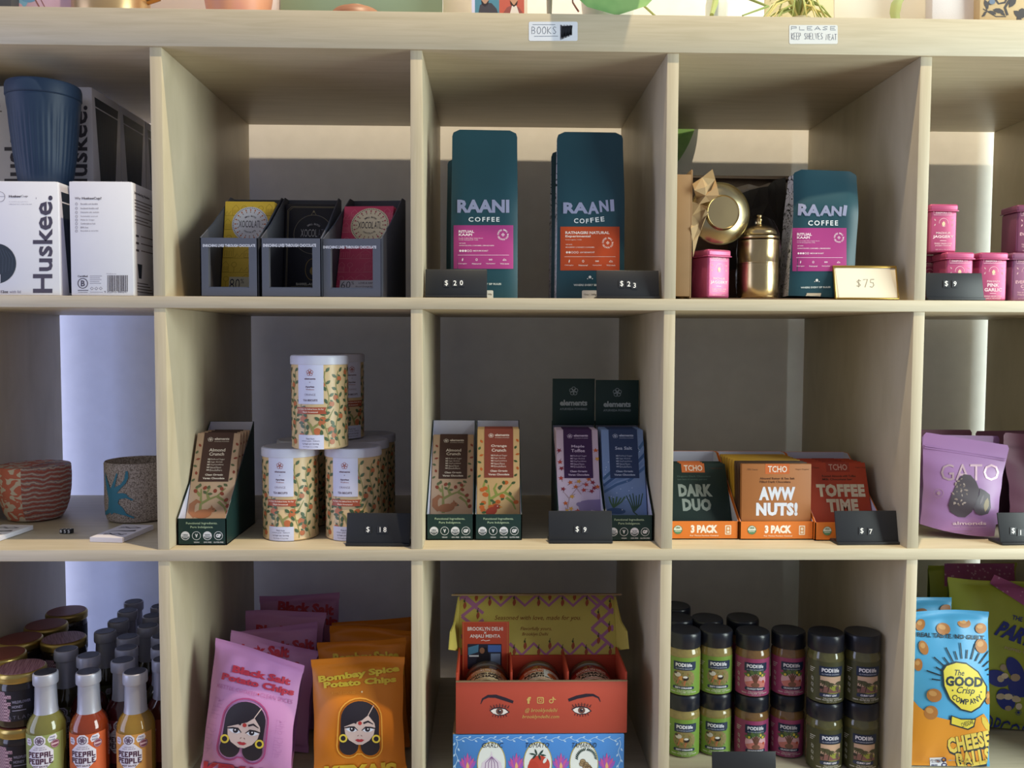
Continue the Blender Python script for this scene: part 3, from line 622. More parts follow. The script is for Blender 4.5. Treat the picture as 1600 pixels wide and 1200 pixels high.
A = Art().tr('RA', 897, 353, 140, 74, 3, HOLO, .045).tr('A', 1001, 357, 76, 66, 3, HOLO, .045).tr('N', 1068, 360, 66, 60, 5, HOLO, .045).tr('I', 1120, 356, 22, 66, 8, HOLO, .03)
A.t('COFFEE', 890, 418, 1077, 450, '#e6ebee', .02, ls=1.3)
A.e(945, 792, 8, 9, '#e8e8e4', 2, 10).e(932, 800, 3, 3, '#e8e8e4', 2, 8).e(959, 800, 3, 3, '#e8e8e4', 2, 8).tr('WHERE EVERY SIP RULES', 937, 836, 186, 11, -1, '#cfd8d6', .03)
Pn = coffee_panel((792, 465, 1130, 735), [('RITUAL', .085, .115, .36, .18), ('KAAPI', .085, .195, .32, .25)], [('South Indian filter kaapi from', .085, .29, .5, .315), ('Sunda Sampigehalli, India', .085, .33, .42, .355)], [('WE TASTE', .09, .405, .2, .425), ('CHOCOLATE | CARAMEL | MANDARIN', .09, .46, .7, .495)], 3, 'MEDIUM ROAST', (.86, .225), '#a53a7e')
Tg = Art().p([(882, 872), (972, 872), (965, 915), (872, 915)], '#c9bba4', 1).t('12oz | 340g', 888, 888, 962, 897, '#77736a', .02)
q = at(1276, 440, .06); MG = MX((q.x, .066, ZA + .0050), 0, 2.2, -5)
coffee_bag(MG, .090, .1825, .07, 'dark teal coffee bag with magenta label leaning inside the gift carton', 'upright coffee bags', A, Pn, CR2, Tg, (.62, 1.0), .016, 'magenta label panel')
# gold framed price card
GOLD = mt('#b8964e', .3, .9); CREAM = mt('#e9e0c8', .6)
a, b_ = at(1306, 465, .016), at(1404, 465, .016); w = b_.x - a.x; loc = ((a.x + b_.x) / 2, .016, ZA + .0012)
t = thing('price_card', 'cream price card reading $75 in a gold frame beside the gift carton', 'price card', loc); LM = Matrix.Rotation(R_(-14), 4, 'X'); M = xf(loc)
b = B().box(-w / 2, w / 2, 0, .002, .001, .0475, CREAM, .0004, LM); A = Art()
S = plane((0, 0, .001), (1, 0, 0), LM.to_3x3() @ Vector((0, 0, 1)), 1, (1040, 240, 4), M); A.p([(1058, 705), (1400, 714), (1445, 905), (1085, 905)], '#e6dcc6', 1)
hand(A, '$75', 1192, 786, 1306, 836, 4, '#8f8878', 3); A.put(b, S); b.build('card', t)
b = B().box(-w / 2 - .001, w / 2 + .001, -.0012, .003, .046, .0495, GOLD, .0006, LM).box(-w / 2 - .001, w / 2 + .001, -.0012, .003, 0, .0022, GOLD, .0006, LM)
for s in (-1, 1): b.box(s * w / 2 - .0009, s * w / 2 + .0009, -.0012, .003, 0, .049, GOLD, .0004, LM)
b.box(-w / 2, w / 2, 0, .03, 0, .0015, GOLD); b.build('frame', t)

# ---- pink spice tins
def tin_art(l2, l3, fg, W=39., H=66.):
    A = Art(); A.ln([(5, 7), (34, 7), (34, 13), (5, 13)], .5, fg, 1, True).t('DIASPORA CO.', 7.5, 8.8, 31.5, 11.4, fg, .02)
    A.ring(19.5, 24, 6.6, 6.6, .5, fg, 2, 24, 170, 370).leaf(19.5, 25.5, 7.5, 5, 90, '#e9c9a8', 2).ring(19.5, 27, 3, 2.6, .5, fg, 3, 14, 20, 160)
    for k in range(4): A.leaf(7 + (k > 1) * 25, 20 + (k % 2) * 7, 4, 1.8, 50 + 70 * k, '#c79aa0', 1)
    y = 37
    for s, h, wd, bb in l2: A.t(s, 19.5 - wd / 2, y, 19.5 + wd / 2, y + h, fg, bb); y += h + 1.6
    A.r(15, y + .6, 24, y + 1.3, fg)
    for k, s in enumerate(l3): A.t(s, 7 + k, y + 4 + k * 3.2, 32 - k, y + 6 + k * 3.2, fg, .01)
    return A.t('NET WT 2.1 OZ (60G)', 9, y + 13, 30, y + 14.6, fg, .0)
def tin(label, loc, yaw, base, art, group='square spice tins', name='spice_tin'):
    m = mt(base, .3, .25, spec=.5, var=.04); w = .039; t = thing(name, label, 'tin', loc, R_(yaw), group)
    b = B().box(-w / 2, w / 2, 0, w, 0, .0585, m, .003, None, 3); art.put(b, front(-w / 2, .066, 0, .001), r=.35); b.build('body', t)
    B().box(-w / 2 - .0012, w / 2 + .0012, -.0012, w + .0012, .0585, .0685, m, .003, None, 3).box(-w / 2 - .0018, w / 2 + .0018, -.0018, w + .0018, .0582, .0598, m, .0007).build('lid', t); return t
PINK = '#b8527a'; FG = '#f3cfd8'
JAG = tin_art([('MADHUR', 3, 21, .01), ('JAGGERY', 5.2, 30, .03)], ['SINGLE ORIGIN CANE', 'JAGGERY POWDER'], FG)
GAR = tin_art([('PAHADI', 2.6, 18, .01), ('PINK', 5, 17, .03), ('GARLIC', 5, 25, .03)], ['SINGLE ORIGIN WILD', 'GARLIC POWDER'], FG)
CHA = tin_art([('EVERYDAY', 4.4, 30, .02), ('CHAI', 4.4, 15, .02)], ['TEA WITH SPICES', 'MASALA BLEND'], '#d9a8b0')
q = at(1119, 440, .045); tin('pink jaggery tin inside the gift carton below the brass saucer', (q.x, .03, ZA + .0025), 24, PINK, JAG)
def tx(px, y): return at(px, 440, y).x
yt = .018; tins = []
for px, col, art, lab in ((1449.5, PINK, JAG, 'pink tin at the left end of the front row beside the divider'), (1499, PINK, JAG, 'pink tin behind the $9 sign, second from the divider'), (1552, PINK, GAR, 'pink garlic tin to the right of the $9 price sign'), (1603, '#96627f', CHA, 'mauve chai tin at the right edge of the front row')):
    y = .064 if px < 1460 else yt; x = tx(1451.5, y) if px < 1460 else tx(px, yt); tin(lab, (x, y, ZA), 0, col, art)
tin('pink jaggery tin standing alone on top of the front row', (tx(1470.5, .032), .03, ZA + .0692), 0, PINK, JAG)
t = tin('dark mauve tin wrapped in film stacked at the right picture edge', (tx(1607, .03), .03, ZA + .0692), 0, '#7d4560', CHA)
price_sign(1448.5, 1538, 467, .006, ZA, (('$', 1478.5, 443.5), ('9', 1492, 443.5)), -1, .040, 'black price sign reading $9 in front of the pink spice tins')
# ================================================================ middle row
# ---- bowl, speckled mug, card stacks, loose number tiles (left cube)
def bowl_col(nt, p, tc):
    n = nt.nodes.new('ShaderNodeTexNoise'); mp = nt.nodes.new('ShaderNodeMapping'); mp.inputs['Scale'].default_value = (1, 1, 1.5)
    n.inputs['Scale'].default_value = 92; n.inputs['Detail'].default_value = 0; n.inputs['Distortion'].default_value = .5
    r = _ramp(nt, [(0, '#c9705c'), (.5, '#c9705c'), (.52, '#cfc3b2')], True); r.color_ramp.interpolation = 'LINEAR'
    nt.links.new(tc.outputs['Object'], mp.inputs[0]); nt.links.new(mp.outputs[0], n.inputs['Vector']); nt.links.new(n.outputs['Fac'], r.inputs[0])
    w_ = nt.nodes.new('ShaderNodeTexWave'); w_.wave_type = 'BANDS'; w_.bands_direction = 'Z'; w_.inputs['Scale'].default_value = 42; w_.inputs['Distortion'].default_value = 5; w_.inputs['Detail'].default_value = 3; w_.inputs['Detail Scale'].default_value = 1.5
    r2 = _ramp(nt, [(.1, '#a4564c'), (.5, '#b98578'), (.72, '#4b5675'), (.9, '#c7b4a6')]); nt.links.new(tc.outputs['Object'], w_.inputs['Vector']); nt.links.new(w_.outputs['Fac'], r2.inputs[0])
    sp = nt.nodes.new('ShaderNodeSeparateXYZ'); nt.links.new(tc.outputs['Object'], sp.inputs[0])
    m = nt.nodes.new('ShaderNodeMath'); m.operation = 'GREATER_THAN'; m.inputs[1].default_value = .006; nt.links.new(sp.outputs[0], m.inputs[0])
    x = nt.nodes.new('ShaderNodeMix'); x.data_type = 'RGBA'; nt.links.new(m.outputs[0], x.inputs[0]); nt.links.new(r.outputs[0], x.inputs[6]); nt.links.new(r2.outputs[0], x.inputs[7])
    nt.links.new(x.outputs[2], p.inputs['Base Color'])
BOWLM = node_mat('coral_marbled_clay', bowl_col, .6, .35); NAVG = node_mat('blue_glaze', noisy((1, 1, 2), 40, [(.35, '#2b3a66'), (.55, '#3d4a72'), (.7, '#8a5a58')], 3), .25, .5)
t = thing('patterned_bowl', 'coral and cream marbled pottery bowl with blue inside at the left edge', 'bowl', (-.630, .215, ZB))
B().lathe([(.034, 0), (.040, .002), (.0455, .012), (.050, .028), (.0525, .048), (.0535, .068), (.0532, .086), (.0522, .0875)], BOWLM, 72, mod=lambda th, z: 1 + .012 * math.sin(3 * th + 40 * z), cap=True).build('outside', t)
B().lathe([(.0522, .0876), (.0505, .0870), (.0502, .06), (.047, .03), (.036, .008), (.0003, .006)], NAVG, 72, mod=lambda th, z: 1 + .012 * math.sin(3 * th + 40 * z), cap=False).build('glazed_inside', t)
SPK = node_mat('speckled_stoneware', noisy((1, 1, 1), 520, [(.36, '#6f645c'), (.5, '#a1958b'), (.62, '#b8aca2')], 2, 0, False, .35), .75, .25)
MUGC = Vector((-.462, .215, ZB)); MR = .0525
t = thing('speckled_mug', 'grey speckled stoneware mug with a blue antler shape beside the divider', 'mug', MUGC)
b = B().lathe([(.044, 0), (.0485, .002), (.0515, .012), (.0525, .03), (.0520, .06), (.0522, .0925), (.0508, .095), (.0490, .0925), (.0485, .03), (.044, .008), (.0003, .006)], SPK, 64)
fyc = lambda r: (lambda x, z: -math.sqrt(max(r * r - x * x, 1e-6)))
A = Art(); TL = '#3b7d94'
A.p([(985, 345), (1000, 400), (1035, 505), (1070, 420), (1092, 352), (1103, 368), (1085, 440), (1075, 490), (1130, 462), (1165, 415), (1180, 335), (1200, 340), (1203, 400), (1180, 450), (1130, 500), (1095, 545), (1150, 543), (1185, 552), (1205, 580), (1255, 604), (1240, 614), (1180, 590), (1120, 598), (1105, 640), (1150, 680), (1185, 735), (1265, 770), (1250, 780), (1180, 755), (1110, 738), (1070, 725), (1045, 745), (1035, 725), (1000, 745), (985, 748), (984, 720), (1015, 690), (1020, 600), (1000, 500), (988, 420)], TL, 1)
A.put(b, onto(fyc(MR), xf(MUGC), (0, 680, 6), -.05, .0004), (30, 0)); b.build('body', t)
pts = [(MR * .96 + .018 * math.sin(a), 0, .05 + .026 * math.cos(a)) for a in [R_(10 + 16 * k) for k in range(11)]]
B().tube(pts, .0045, SPK, 10).build('handle', t)
WH = mt('#e4e2ee', .6, var=.02)
def card_stack(x, y, yaw, label, n=10):
    b = B()
    for k in range(n): o = math.sin(k * 2.1) * .0004; b.box(-.0245 + o, .0245 + o, -.0435, .0435, k * .00068, k * .00068 + .00058, WH)
    A = Art()
    A.ln([(8, 20), (14, 17), (22, 21), (30, 17), (40, 21)], 3, '#4a4658', 1).ln([(8, 26), (18, 23), (28, 27), (38, 23)], 2, '#4a4658', 1)
    A.ln([(6, 50), (18, 43), (30, 44), (43, 40)], [1, 3, 5, 7], '#23222c', 1).ln([(8, 64), (14, 60), (20, 65), (27, 60), (34, 65), (41, 61)], 3, '#4a4658', 1).ln([(10, 70), (20, 67), (30, 71), (39, 67)], 2, '#4a4658', 1)
    A.put(b, flat((-.0245, .0435, n * .00068 - .0001), (1, 0, 0), (0, -1, 0), .001))
    o = b.build('card_stack', None, (x, y, ZB), (0, 0, R_(yaw))); return tag(o, label, 'cards', 'stacks of small printed cards')
card_stack(-.4355, .0865, -7, 'stack of small white printed cards in front of the speckled mug')
card_stack(-.617, .0865, -6, 'stack of small white printed cards in front of the coral bowl')
for k, (ch, lab) in enumerate((('$', 'tiny black dollar tile, left of three lying on the shelf'), ('5', 'tiny black 5 tile, middle of three lying on the shelf'), ('5', 'tiny black 5 tile, right of three lying on the shelf'))):
    q = atz(98.3 + 6 * k, 833, ZB); b = B().box(-.0027, .0027, -.004, .004, 0, .0065, BLK, .0006)
    Art().t(ch, -2, -2.6, 2, 2.6, '#f0f0ee', 0, 2).put(b, flat((0, -.0005, .0065), (1, 0, 0), (0, -1, 0), .001))
    Art().t(ch, -1.8, -2.2, 1.8, 2.2, '#f0f0ee', 0, 2).put(b, flat((0, -.004, .0035), (1, 0, 0), (0, 0, -1), .001))
    tag(b.build('number_tile', None, (q.x, q.y, ZB), (0, 0, R_(-12))), lab, 'number tile', 'loose number tiles')

# ---- green trays of slim chocolate bars
GRN = mt('#17302f', .5, var=.05); WIN = mt('#c9c8dc', .6, var=.02)
def rosette(A, cx, cy, r, c, l=2, w=.12):
    for k in range(5):
        a = R_(-90 + 72 * k); A.ring(cx + .55 * r * math.cos(a), cy + .55 * r * math.sin(a), .48 * r, .48 * r, w * r, c, l, 14)
    for k in range(5): a = R_(-54 + 72 * k); A.ln([(cx, cy), (cx + .5 * r * math.cos(a), cy + .5 * r * math.sin(a))], w * .8 * r, c, l)
    return A
def elem_bar_art(flavour, base_lo, panel, scene, fg='#e2d6cc'):      # mm, 66 x 160
    A = Art(); scene(A)
    A.r(11, 0, 55, 92, panel, 4); rosette(A, 21, 13, 4.2, fg, 5); A.t('elements', 27, 9.5, 49, 14, fg, .03, 5, ls=.95).t('AYURVEDA POWERED', 27, 16.2, 49, 17.6, fg, .01, 5)
    y = 30 if len(flavour) > 1 else 33
    for s, wd in flavour: A.t(s, 33 - wd / 2, y - (1.4 if 'g' in s or 'ff' in s else 0) * 0, 33 + wd / 2, y + 6, fg, .02, 5); y += 7.6
    for k, s in enumerate(('Refined Sugar', 'Sugar Alcohols', 'Soy/Lecithins', 'Natural Flavors', 'Emulsifiers')):
        A.t('NO', 21, 49 + 5 * k, 25, 52 + 5 * k, fg, .05, 5).t(s, 26, 49 + 5 * k, 46 - (k * 3) % 5, 52.6 + 5 * k, fg, .0, 5)
    A.t('Clean Organic', 20, 77.5, 46, 82, fg, .04, 5).t('Vegan Chocolate', 17, 84, 49, 88.6, fg, .04, 5)
    A.i = [([(x, y * .83) for x, y in v], f, c, l) for v, f, c, l in A.i]; return A
def branches(A, c, w0, segs):
    for pts in segs: A.ln(pts, [w0 * (1 - .6 * k / max(1, len(pts) - 1)) for k in range(len(pts))], c, 1)
def nuts(leaf, nut, trunk, kind):
    def f(A):
        random.seed(11 if kind == 'squirrel' else 12)
        branches(A, trunk, 5, [[(20, 160), (19, 130), (17, 105)], [(19, 132), (30, 124), (42, 118), (52, 104)], [(42, 119), (52, 126), (60, 138)], [(30, 124), (26, 112), (30, 102)], [(44, 128), (54, 138), (58, 150)], [(17, 118), (10, 108), (12, 98)]])
        for k in range(26):
            x, y = random.uniform(6, 60), random.uniform(98, 156)
            if kind == 'squirrel' and x < 36 and y > 122: continue
            if k % 2: A.leaf(x, y, 8, 5, random.uniform(0, 180), leaf, 2)
            else: A.e(x, y, 2.8 if kind == 'squirrel' else 4, 3.8, nut, 2, 12, random.uniform(-40, 40))
        for s in (5, 60):
            for k in range(6): y = 22 + 13 * k + (s % 4) * 2; A.leaf(s + (-1) ** k * 1.5, y, 7, 4, 60 + 50 * k, leaf if k % 2 else nut, 2)
        if kind == 'squirrel':
            q = '#a06a4e'; A.e(24, 150, 13, 8, q, 3, 20, -10).e(36, 143, 5.5, 4.4, q, 3, 16).p([(34, 140), (35, 134), (38, 139)], q, 3).e(38, 142, .8, .8, '#3a2a22', 4, 8)
            A.ln([(13, 156), (7, 146), (7, 134), (13, 127), (19, 130)], [5, 9, 9, 7, 3], q, 3)
        else:
            q = '#a5402f'; A.e(22, 153, 9, 7, q, 3, 18, -35).e(30, 145, 5, 4.4, q, 3, 16).p([(34, 143), (39, 146), (34, 147)], '#d08a3a', 4).e(31, 144, .9, .9, '#f0e0d0', 4, 8)
            A.p([(14, 158), (8, 166), (22, 160)], q, 3)
    return f
def maple(A):
    branches(A, '#b79aa8', 2.4, [[(14, 150), (18, 128), (30, 110), (46, 98)], [(18, 130), (10, 118)], [(30, 112), (36, 122)]]); random.seed(5)
    def mleaf(x, y, r, c, a):
        p = []
        for k in range(10): d = r * (1 if k % 2 == 0 else .45); p.append((x + d * math.cos(R_(a + 36 * k)), y + d * math.sin(R_(a + 36 * k))))
        A.p(p, c, 3).ln([(x, y), (x + 1.5 * r * math.cos(R_(a + 90)), y + 1.5 * r * math.sin(R_(a + 90)))], .8, '#8a6a70', 2)
    for k, (x, y) in enumerate(((9, 112), (20, 100), (33, 98), (44, 104), (54, 100), (48, 94), (22, 126), (40, 114), (56, 110), (12, 138), (20, 148), (30, 152), (52, 116), (61, 108), (14, 152), (5, 62), (7, 74), (60, 40), (62, 56), (6, 92), (4, 40), (28, 108))): mleaf(x, y, 4.6, ('#8e2c3a', '#c8622e', '#d9a04a', '#b8453a')[k % 4], k * 37)
    A.p([(34, 160), (32, 146), (30, 141), (36, 134), (46, 132), (66, 131), (66, 160), (58, 160), (58, 152), (50, 150), (48, 160)], '#8d7aa0', 4).e(33, 140, 5, 4, '#8d7aa0', 4, 14)
def sea(A):
    for k in range(5): A.ln([(0, 118 - 6 * k), (20, 104 - 8 * k), (40, 96 - 8 * k), (66, 70 - 12 * k)], 4.5, ('#4a6a96', '#6a86b2', '#3c5a86', '#7b94ba', '#48698f')[k], 1)
    for k in range(6): A.ln([(44, 154), (40 + 3 * k, 140), (34 + 5 * k, 124 - 2 * (k % 3))], [2, 2, 1.4], '#3e5a4a', 2)
    A.ln([(44, 154), (52, 162)], 2, '#3e5a4a', 2)
    for k in range(5): A.ln([(14, 146), (10 + 4 * k, 136), (8 + 6 * k, 126 + 2 * (k % 2))], 2.2, '#4f7050', 2)
    A.e(18, 152, 14, 5.5, '#44608c', 3, 20, 4).p([(4, 152), (-2, 146), (-2, 158)], '#44608c', 3).e(27, 150, 1, 1, '#dfe6f2', 4, 8); random.seed(9)
    for k in range(24): A.e(random.uniform(3, 63), random.uniform(30, 140), .7, .7, '#dfe8f8', 3, 6)
GA = '#7d8f86'
def lip_art(w):      # mm from the lip's top-left
    A = Art(); W = w * 1000; c = W / 2; A.t('Functional Ingredients.', c - 22, 5, c + 22, 9, '#a9bda0', .01).t('Pure Indulgence.', c - 16, 10.5, c + 16, 14.5, '#a9bda0', .01)
    for k in range(4):
        x = c + (k - 1.5) * 15.5; y = 24.5
        if k in (0, 2): A.e(x, y, 6, 6, '#d9d9e2', 1, 24).p([(x + 6 * math.cos(R_(a)), y + 6 * math.sin(R_(a))) for a in range(12, 169, 12)], '#22343a', 2).ring(x, y, 6.2, 6.2, .7, '#d9d9e2', 3).t('USDA' if k == 0 else 'NON', x - 3.6, y - 2.4, x + 3.6, y + .2, '#4a5a66', .03, 3).t('ORGANIC' if k == 0 else 'GMO', x - 3.8, y + 1.8, x + 3.8, y + 3.6, '#d9d9e2', .02, 3)
        else: A.ring(x, y, 6.2, 6.2, .7, '#c9cbd2', 2).t('V' if k == 1 else 'GF', x - (2 if k == 1 else 3.6), y - 2.7, x + (2 if k == 1 else 3.6), y + 2.7, '#d9d9e2', .06)
        if k: A.t(('', 'VEGAN', 'GMO FREE', 'GLUTEN FREE')[k], x - (4, 4, 5.5, 7)[k], 33, x + (4, 4, 5.5, 7)[k], 34.8, '#c9cbd2', .03)
    return A
def elem_tray(pl, pr, pyb, label, header=0.):
    a = atz(pl, pyb, ZB); b_ = atz(pr, pyb, ZB); w = b_.x - a.x; loc = Vector(((a.x + b_.x) / 2, (a.y + b_.y) / 2, ZB))
    t = thing('display_tray', label, 'display tray', loc, 0, 'green chocolate display trays')
    H = None
    if header:
        H = Art(); c = 34; H = rosette(Art(), c, 20, 7, '#8d9aa0', 2, .11); H.t('elements', c - 22, 34, c + 22, 43.5, '#a4aeb2', .035, ls=.95).t('AYURVEDA POWERED', c - 22, 47, c + 22, 50.5, '#8d9aa0', .015)
    tray(t, w, .148, .0378, .162, GRN, WIN, None, None, lip_art(w), front(-w / 2, .0378, 0, .001), header, H, front(-.034, .162 + header, .148 - .014, .001))
    return loc, w
def elem_bars(loc, n, y0, y1, dy, col, panel, art, what, where, px=0., yaw=0., dz=0., w=.0645):
    src = None
    for k in range(n):
        M = xf(loc) @ leanM(px, y0 + dy * k, y1 + dy * k * 1.02, .0016, .160, yaw)
        lab = '%s chocolate bar %s' % (what, 'at the front of the ' + where) if k == 0 else '%s bar %s from the front of the %s' % (what, ORD[k], where)
        if k == 0: src = bar('chocolate_bar', lab, 'chocolate bar', what + ' bars', w, .160, .0075, M, mt(col, .55, var=.03), art)
        else: place(dup(src, (0, 0, 0), lab), M)
ALM = elem_bar_art([('Almond', 24), ('Crunch', 22)], 0, '#4b342f', nuts('#5c6448', '#8d4536', '#8a8a58', 'squirrel'))
ORA = elem_bar_art([('Orange', 24), ('Crunch', 22)], 0, '#8c4334', nuts('#4c6038', '#c8652e', '#93984c', 'bird'), '#f0dcd0')
MAP = elem_bar_art([('Maple', 20), ('Toffee', 21)], 0, '#41244e', maple, '#d6c2da'); SEA = elem_bar_art([('Sea Salt', 26)], 0, '#2c3d60', sea, '#b3bdd2')
L1, w = elem_tray(277.5, 354, 851.5, 'dark green tray of almond chocolate bars alone in the cube with tins')
elem_bars(L1, 4, .014, .083, .0155, '#c5a58c', '#4b342f', ALM, 'brown almond', 'tray left of the tins')
L2, w = elem_tray(666, 740, 843.5, 'dark green tray of brown almond bars, leftmost in the middle cube')
elem_bars(L2, 2, .030, .118, .0095, '#c5a58c', '#4b342f', ALM, 'brown almond', 'leftmost tray of the middle cube')
L3, w = elem_tray(742, 815.5, 843.5, 'dark green tray of orange crunch bars beside the almond tray')
elem_bars(L3, 4, .016, .072, .0125, '#d5ac78', '#8c4334', ORA, 'orange crunch', 'tray beside the almond one')
L4, w = elem_tray(872, 944.5, 845, 'dark green tray with header card holding purple maple toffee bars', .069)
elem_bars(L4, 4, .020, .078, .0135, '#d9c3d6', '#41244e', MAP, 'purple maple', 'tray behind the $9 sign')
L5, w = elem_tray(946, 1020, 845, 'dark green tray with header card holding blue sea salt bars', .067)
elem_bars(L5, 4, .020, .076, .0135, '#7d96c0', '#2c3d60', SEA, 'blue sea salt', 'rightmost green tray', -.0004)
price_sign(857.5, 957, 851, .035, ZB, (('$', 902, 827), ('9', 914, 827.5)), 0, .046, 'black price sign reading $9 in front of the purple maple bars')

# ---- tea biscuit tins
TCR = mt('#d4b98e', .35, spec=.5, var=.03); LIDW = mt('#c6c8dc', .35, spec=.5)
TR = .0405; TH2 = .1345
def tea_tin():
    t = thing('biscuit_tin', 'x', 'tin', (0, 0, 0), 0, 'tea biscuit tins')
    b = B().lathe([(TR - .001, 0), (TR, .001), (TR + .0006, .0018), (TR, .003), (TR, TH2 - .012)], TCR, 72)
    A = Art(); random.seed(21); g = '#4d6448'; o = '#b96b45'; st = '#8f9058'      # mm; x 0 is the tin's front
    for k in range(-7, 8):
        if abs(k) < 1: continue
        x = k * 17.5; pts = [(x + 3.5 * math.sin(j * .9 + k), 118 - j * 9) for j in range(13)]; A.ln(pts, 1.3, st, 1)
        for j in range(1, 13):
            px, py = pts[j]; s = (-1) ** j; A.leaf(px + s * 4, py - 2, 8.5, 4.4, -40 * s + random.uniform(-25, 25) + (180 if s < 0 else 0), g, 3)
            if j % 3 == k % 3: A.e(px - s * 4.5, py + 2, 4., 4.2, o, 2, 14).leaf(px - s * 4, py - 2.5, 5, 2.6, 30, g, 3)
    A.ln([(0, 100), (-6, 86), (-16, 76), (-24, 70)], [3.5, 3, 2, 1], st, 1).ln([(-4, 92), (8, 84), (20, 78), (28, 64)], [3, 2.5, 2, 1], st, 1).ln([(8, 84), (16, 92), (30, 92)], [2, 1.5, 1], st, 1)
    for x, y in ((-20, 84), (-10, 90), (4, 78), (18, 70), (26, 84), (10, 98), (-26, 72), (30, 96), (-14, 72)): A.leaf(x, y, 9, 5, x * 9, g, 3)
    for x, y in ((12, 80), (-17, 79), (24, 94), (4, 96)): A.e(x, y, 5, 5, o, 2, 16)
    lx, W = -6, 19
    A.r(lx - W, 1, lx + W, 57, '#cdd0ea', 4); rosette(A, lx, 12, 5, '#a0584e', 5).t('elements', lx - 8, 19.5, lx + 8, 22, '#5a3040', .03, 5).t('x', lx - .8, 25, lx + .8, 26.6, '#5a3040', 0, 5)
    A.t('Apurbaa', lx - 6.5, 31, lx + 6.5, 34, '#4a2a40', .03, 5).t('Wellness', lx - 6, 35, lx + 6, 37, '#a0584e', .0, 5).t('ORANGE', lx - 8, 42, lx + 8, 45, '#7a6a80', -.01, 5).t('TEA BISCUITS', lx - 10.5, 50, lx + 10.5, 53, '#4a2a40', .02, 5)
    A.p([(lx - 22, 61.5), (lx + 23, 61.5), (lx + 21, 66), (lx + 23, 71), (lx - 22, 71), (lx - 20, 66)], '#a9533c', 5).t('No Dairy, No Refined Sugar, No Soy', lx - 19, 63, lx + 19, 65.6, '#f0ddd0', .03, 6).t('Maple Sweetened', lx - 11, 67.2, lx + 11, 69.8, '#f0ddd0', .03, 6)
    A.r(lx - W, 101, lx + W, 121.5, '#cdd0ea', 4).t('Made from', lx - 6, 105, lx + 6, 107.4, '#55506a', .0, 5).t('ancient grain - Einkorn', lx - 13, 108.5, lx + 13, 110.8, '#55506a', 0, 5).t('1g Sugar per Serving', lx - 12, 112.6, lx + 12, 115, '#55506a', .01, 5).t('Net Weight 4.2 oz (120g)', lx - 11, 117, lx + 11, 118.8, '#55506a', 0, 5)
    A.put(b, cyl(TR, 0, 0, TH2 - .0125, .001, .0001), (2.5, 0), r=.38, spec=.5, box=(-127, 0, 127, 121.5)); b.build('body', t)
    B().lathe([(TR + .0012, TH2 - .0135), (TR + .0016, TH2 - .013), (TR + .0016, TH2 - .003), (TR + .0005, TH2 - .0008), (TR - .002, TH2), (TR - .004, TH2 - .001), (.0003, TH2 - .001)], LIDW, 72).build('lid', t)
    return t
xl_, xr_ = .111 + (454 - 767) * 1.279 / 1344, .111 + (551.5 - 767) * 1.279 / 1344; xm = (xl_ + xr_) / 2 - .001
tt = tea_tin(); tt.location = (xl_, .088, ZB); tt['label'] = 'orange patterned biscuit tin with white lid at the front left of the pyramid'
dup(tt, (xr_, .088, ZB), 'orange patterned biscuit tin with white lid behind the $18 price sign')
dup(tt, (xm + .0015, .074, ZB + TH2 + .0006), 'orange patterned biscuit tin with white lid on top at the front')
dup(tt, (xl_ + .001, .174, ZB), 'orange patterned biscuit tin directly behind the front left tin', R_(25))
dup(tt, (xr_ + .001, .174, ZB), 'orange patterned biscuit tin directly behind the front right tin', R_(-35))
dup(tt, (xr_ + .002, .259, ZB), 'orange patterned biscuit tin rearmost on the right of the pyramid', R_(15))
dup(tt, (xm + .006, .200, ZB + TH2 + .0006), 'orange patterned biscuit tin behind the top tin of the pyramid', R_(50))
price_sign(540, 640.5, 853, .020, ZB, (('$', 575, 827.5), ('1', 594, 827.5), ('8', 601.5, 827.5)), -2, .046, 'black price sign reading $18 in front of the biscuit tins')

# ---- orange three-pack chocolate trays
ORG = mt('#d9782f', .45, var=.03)
def tcho_lip(w):
    W = w * 1000; c = W / 2
    A = Art().e(18, 12.5, 6.3, 6.3, '#e4e6da', 1, 24).p([(18 + 6.3 * math.cos(R_(a)), 12.5 + 6.3 * math.sin(R_(a))) for a in range(5, 176, 10)], '#5c8a62', 2).ring(18, 12.5, 6.6, 6.6, .6, '#4f7a55', 3).t('USDA', 14.5, 8, 21.5, 11, '#3f6a48', .03, 3).t('ORGANIC', 13.5, 13.6, 22.5, 15.6, '#e4e6da', .02, 3)
    A.t('3 PACK', 37, 5.5, 77, 17.5, '#f2e6d8', .06, sh=0).t('For Thrice Portion Control', 36, 20.2, 78, 22.4, '#f2dcc4', .02)
    A.r(88, 6, 97, 20, '#ead9c4', 1, 1).r(89.4, 7.4, 95.6, 18.6, '#cf8a4a', 2, 1).e(92.5, 11, 2, 2.2, '#ead9c4', 3, 10).r(90.5, 14.5, 94.5, 17.5, '#ead9c4', 3); return A
def tcho_tray(pl, pr, pyb, label):
    a = atz(pl, pyb, ZB); b_ = atz(pr, pyb, ZB); w = b_.x - a.x; loc = Vector(((a.x + b_.x) / 2, (a.y + b_.y) / 2, ZB))
    t = thing('display_tray', label, 'display tray', loc, 0, 'orange three-pack trays')
    tray(t, w, .148, .0268, .112, ORG, WIN, [(0, .0268), (.13, .112), (.148, .112)], None, tcho_lip(w), front(-w / 2, .0268, 0, .001)); return loc, w
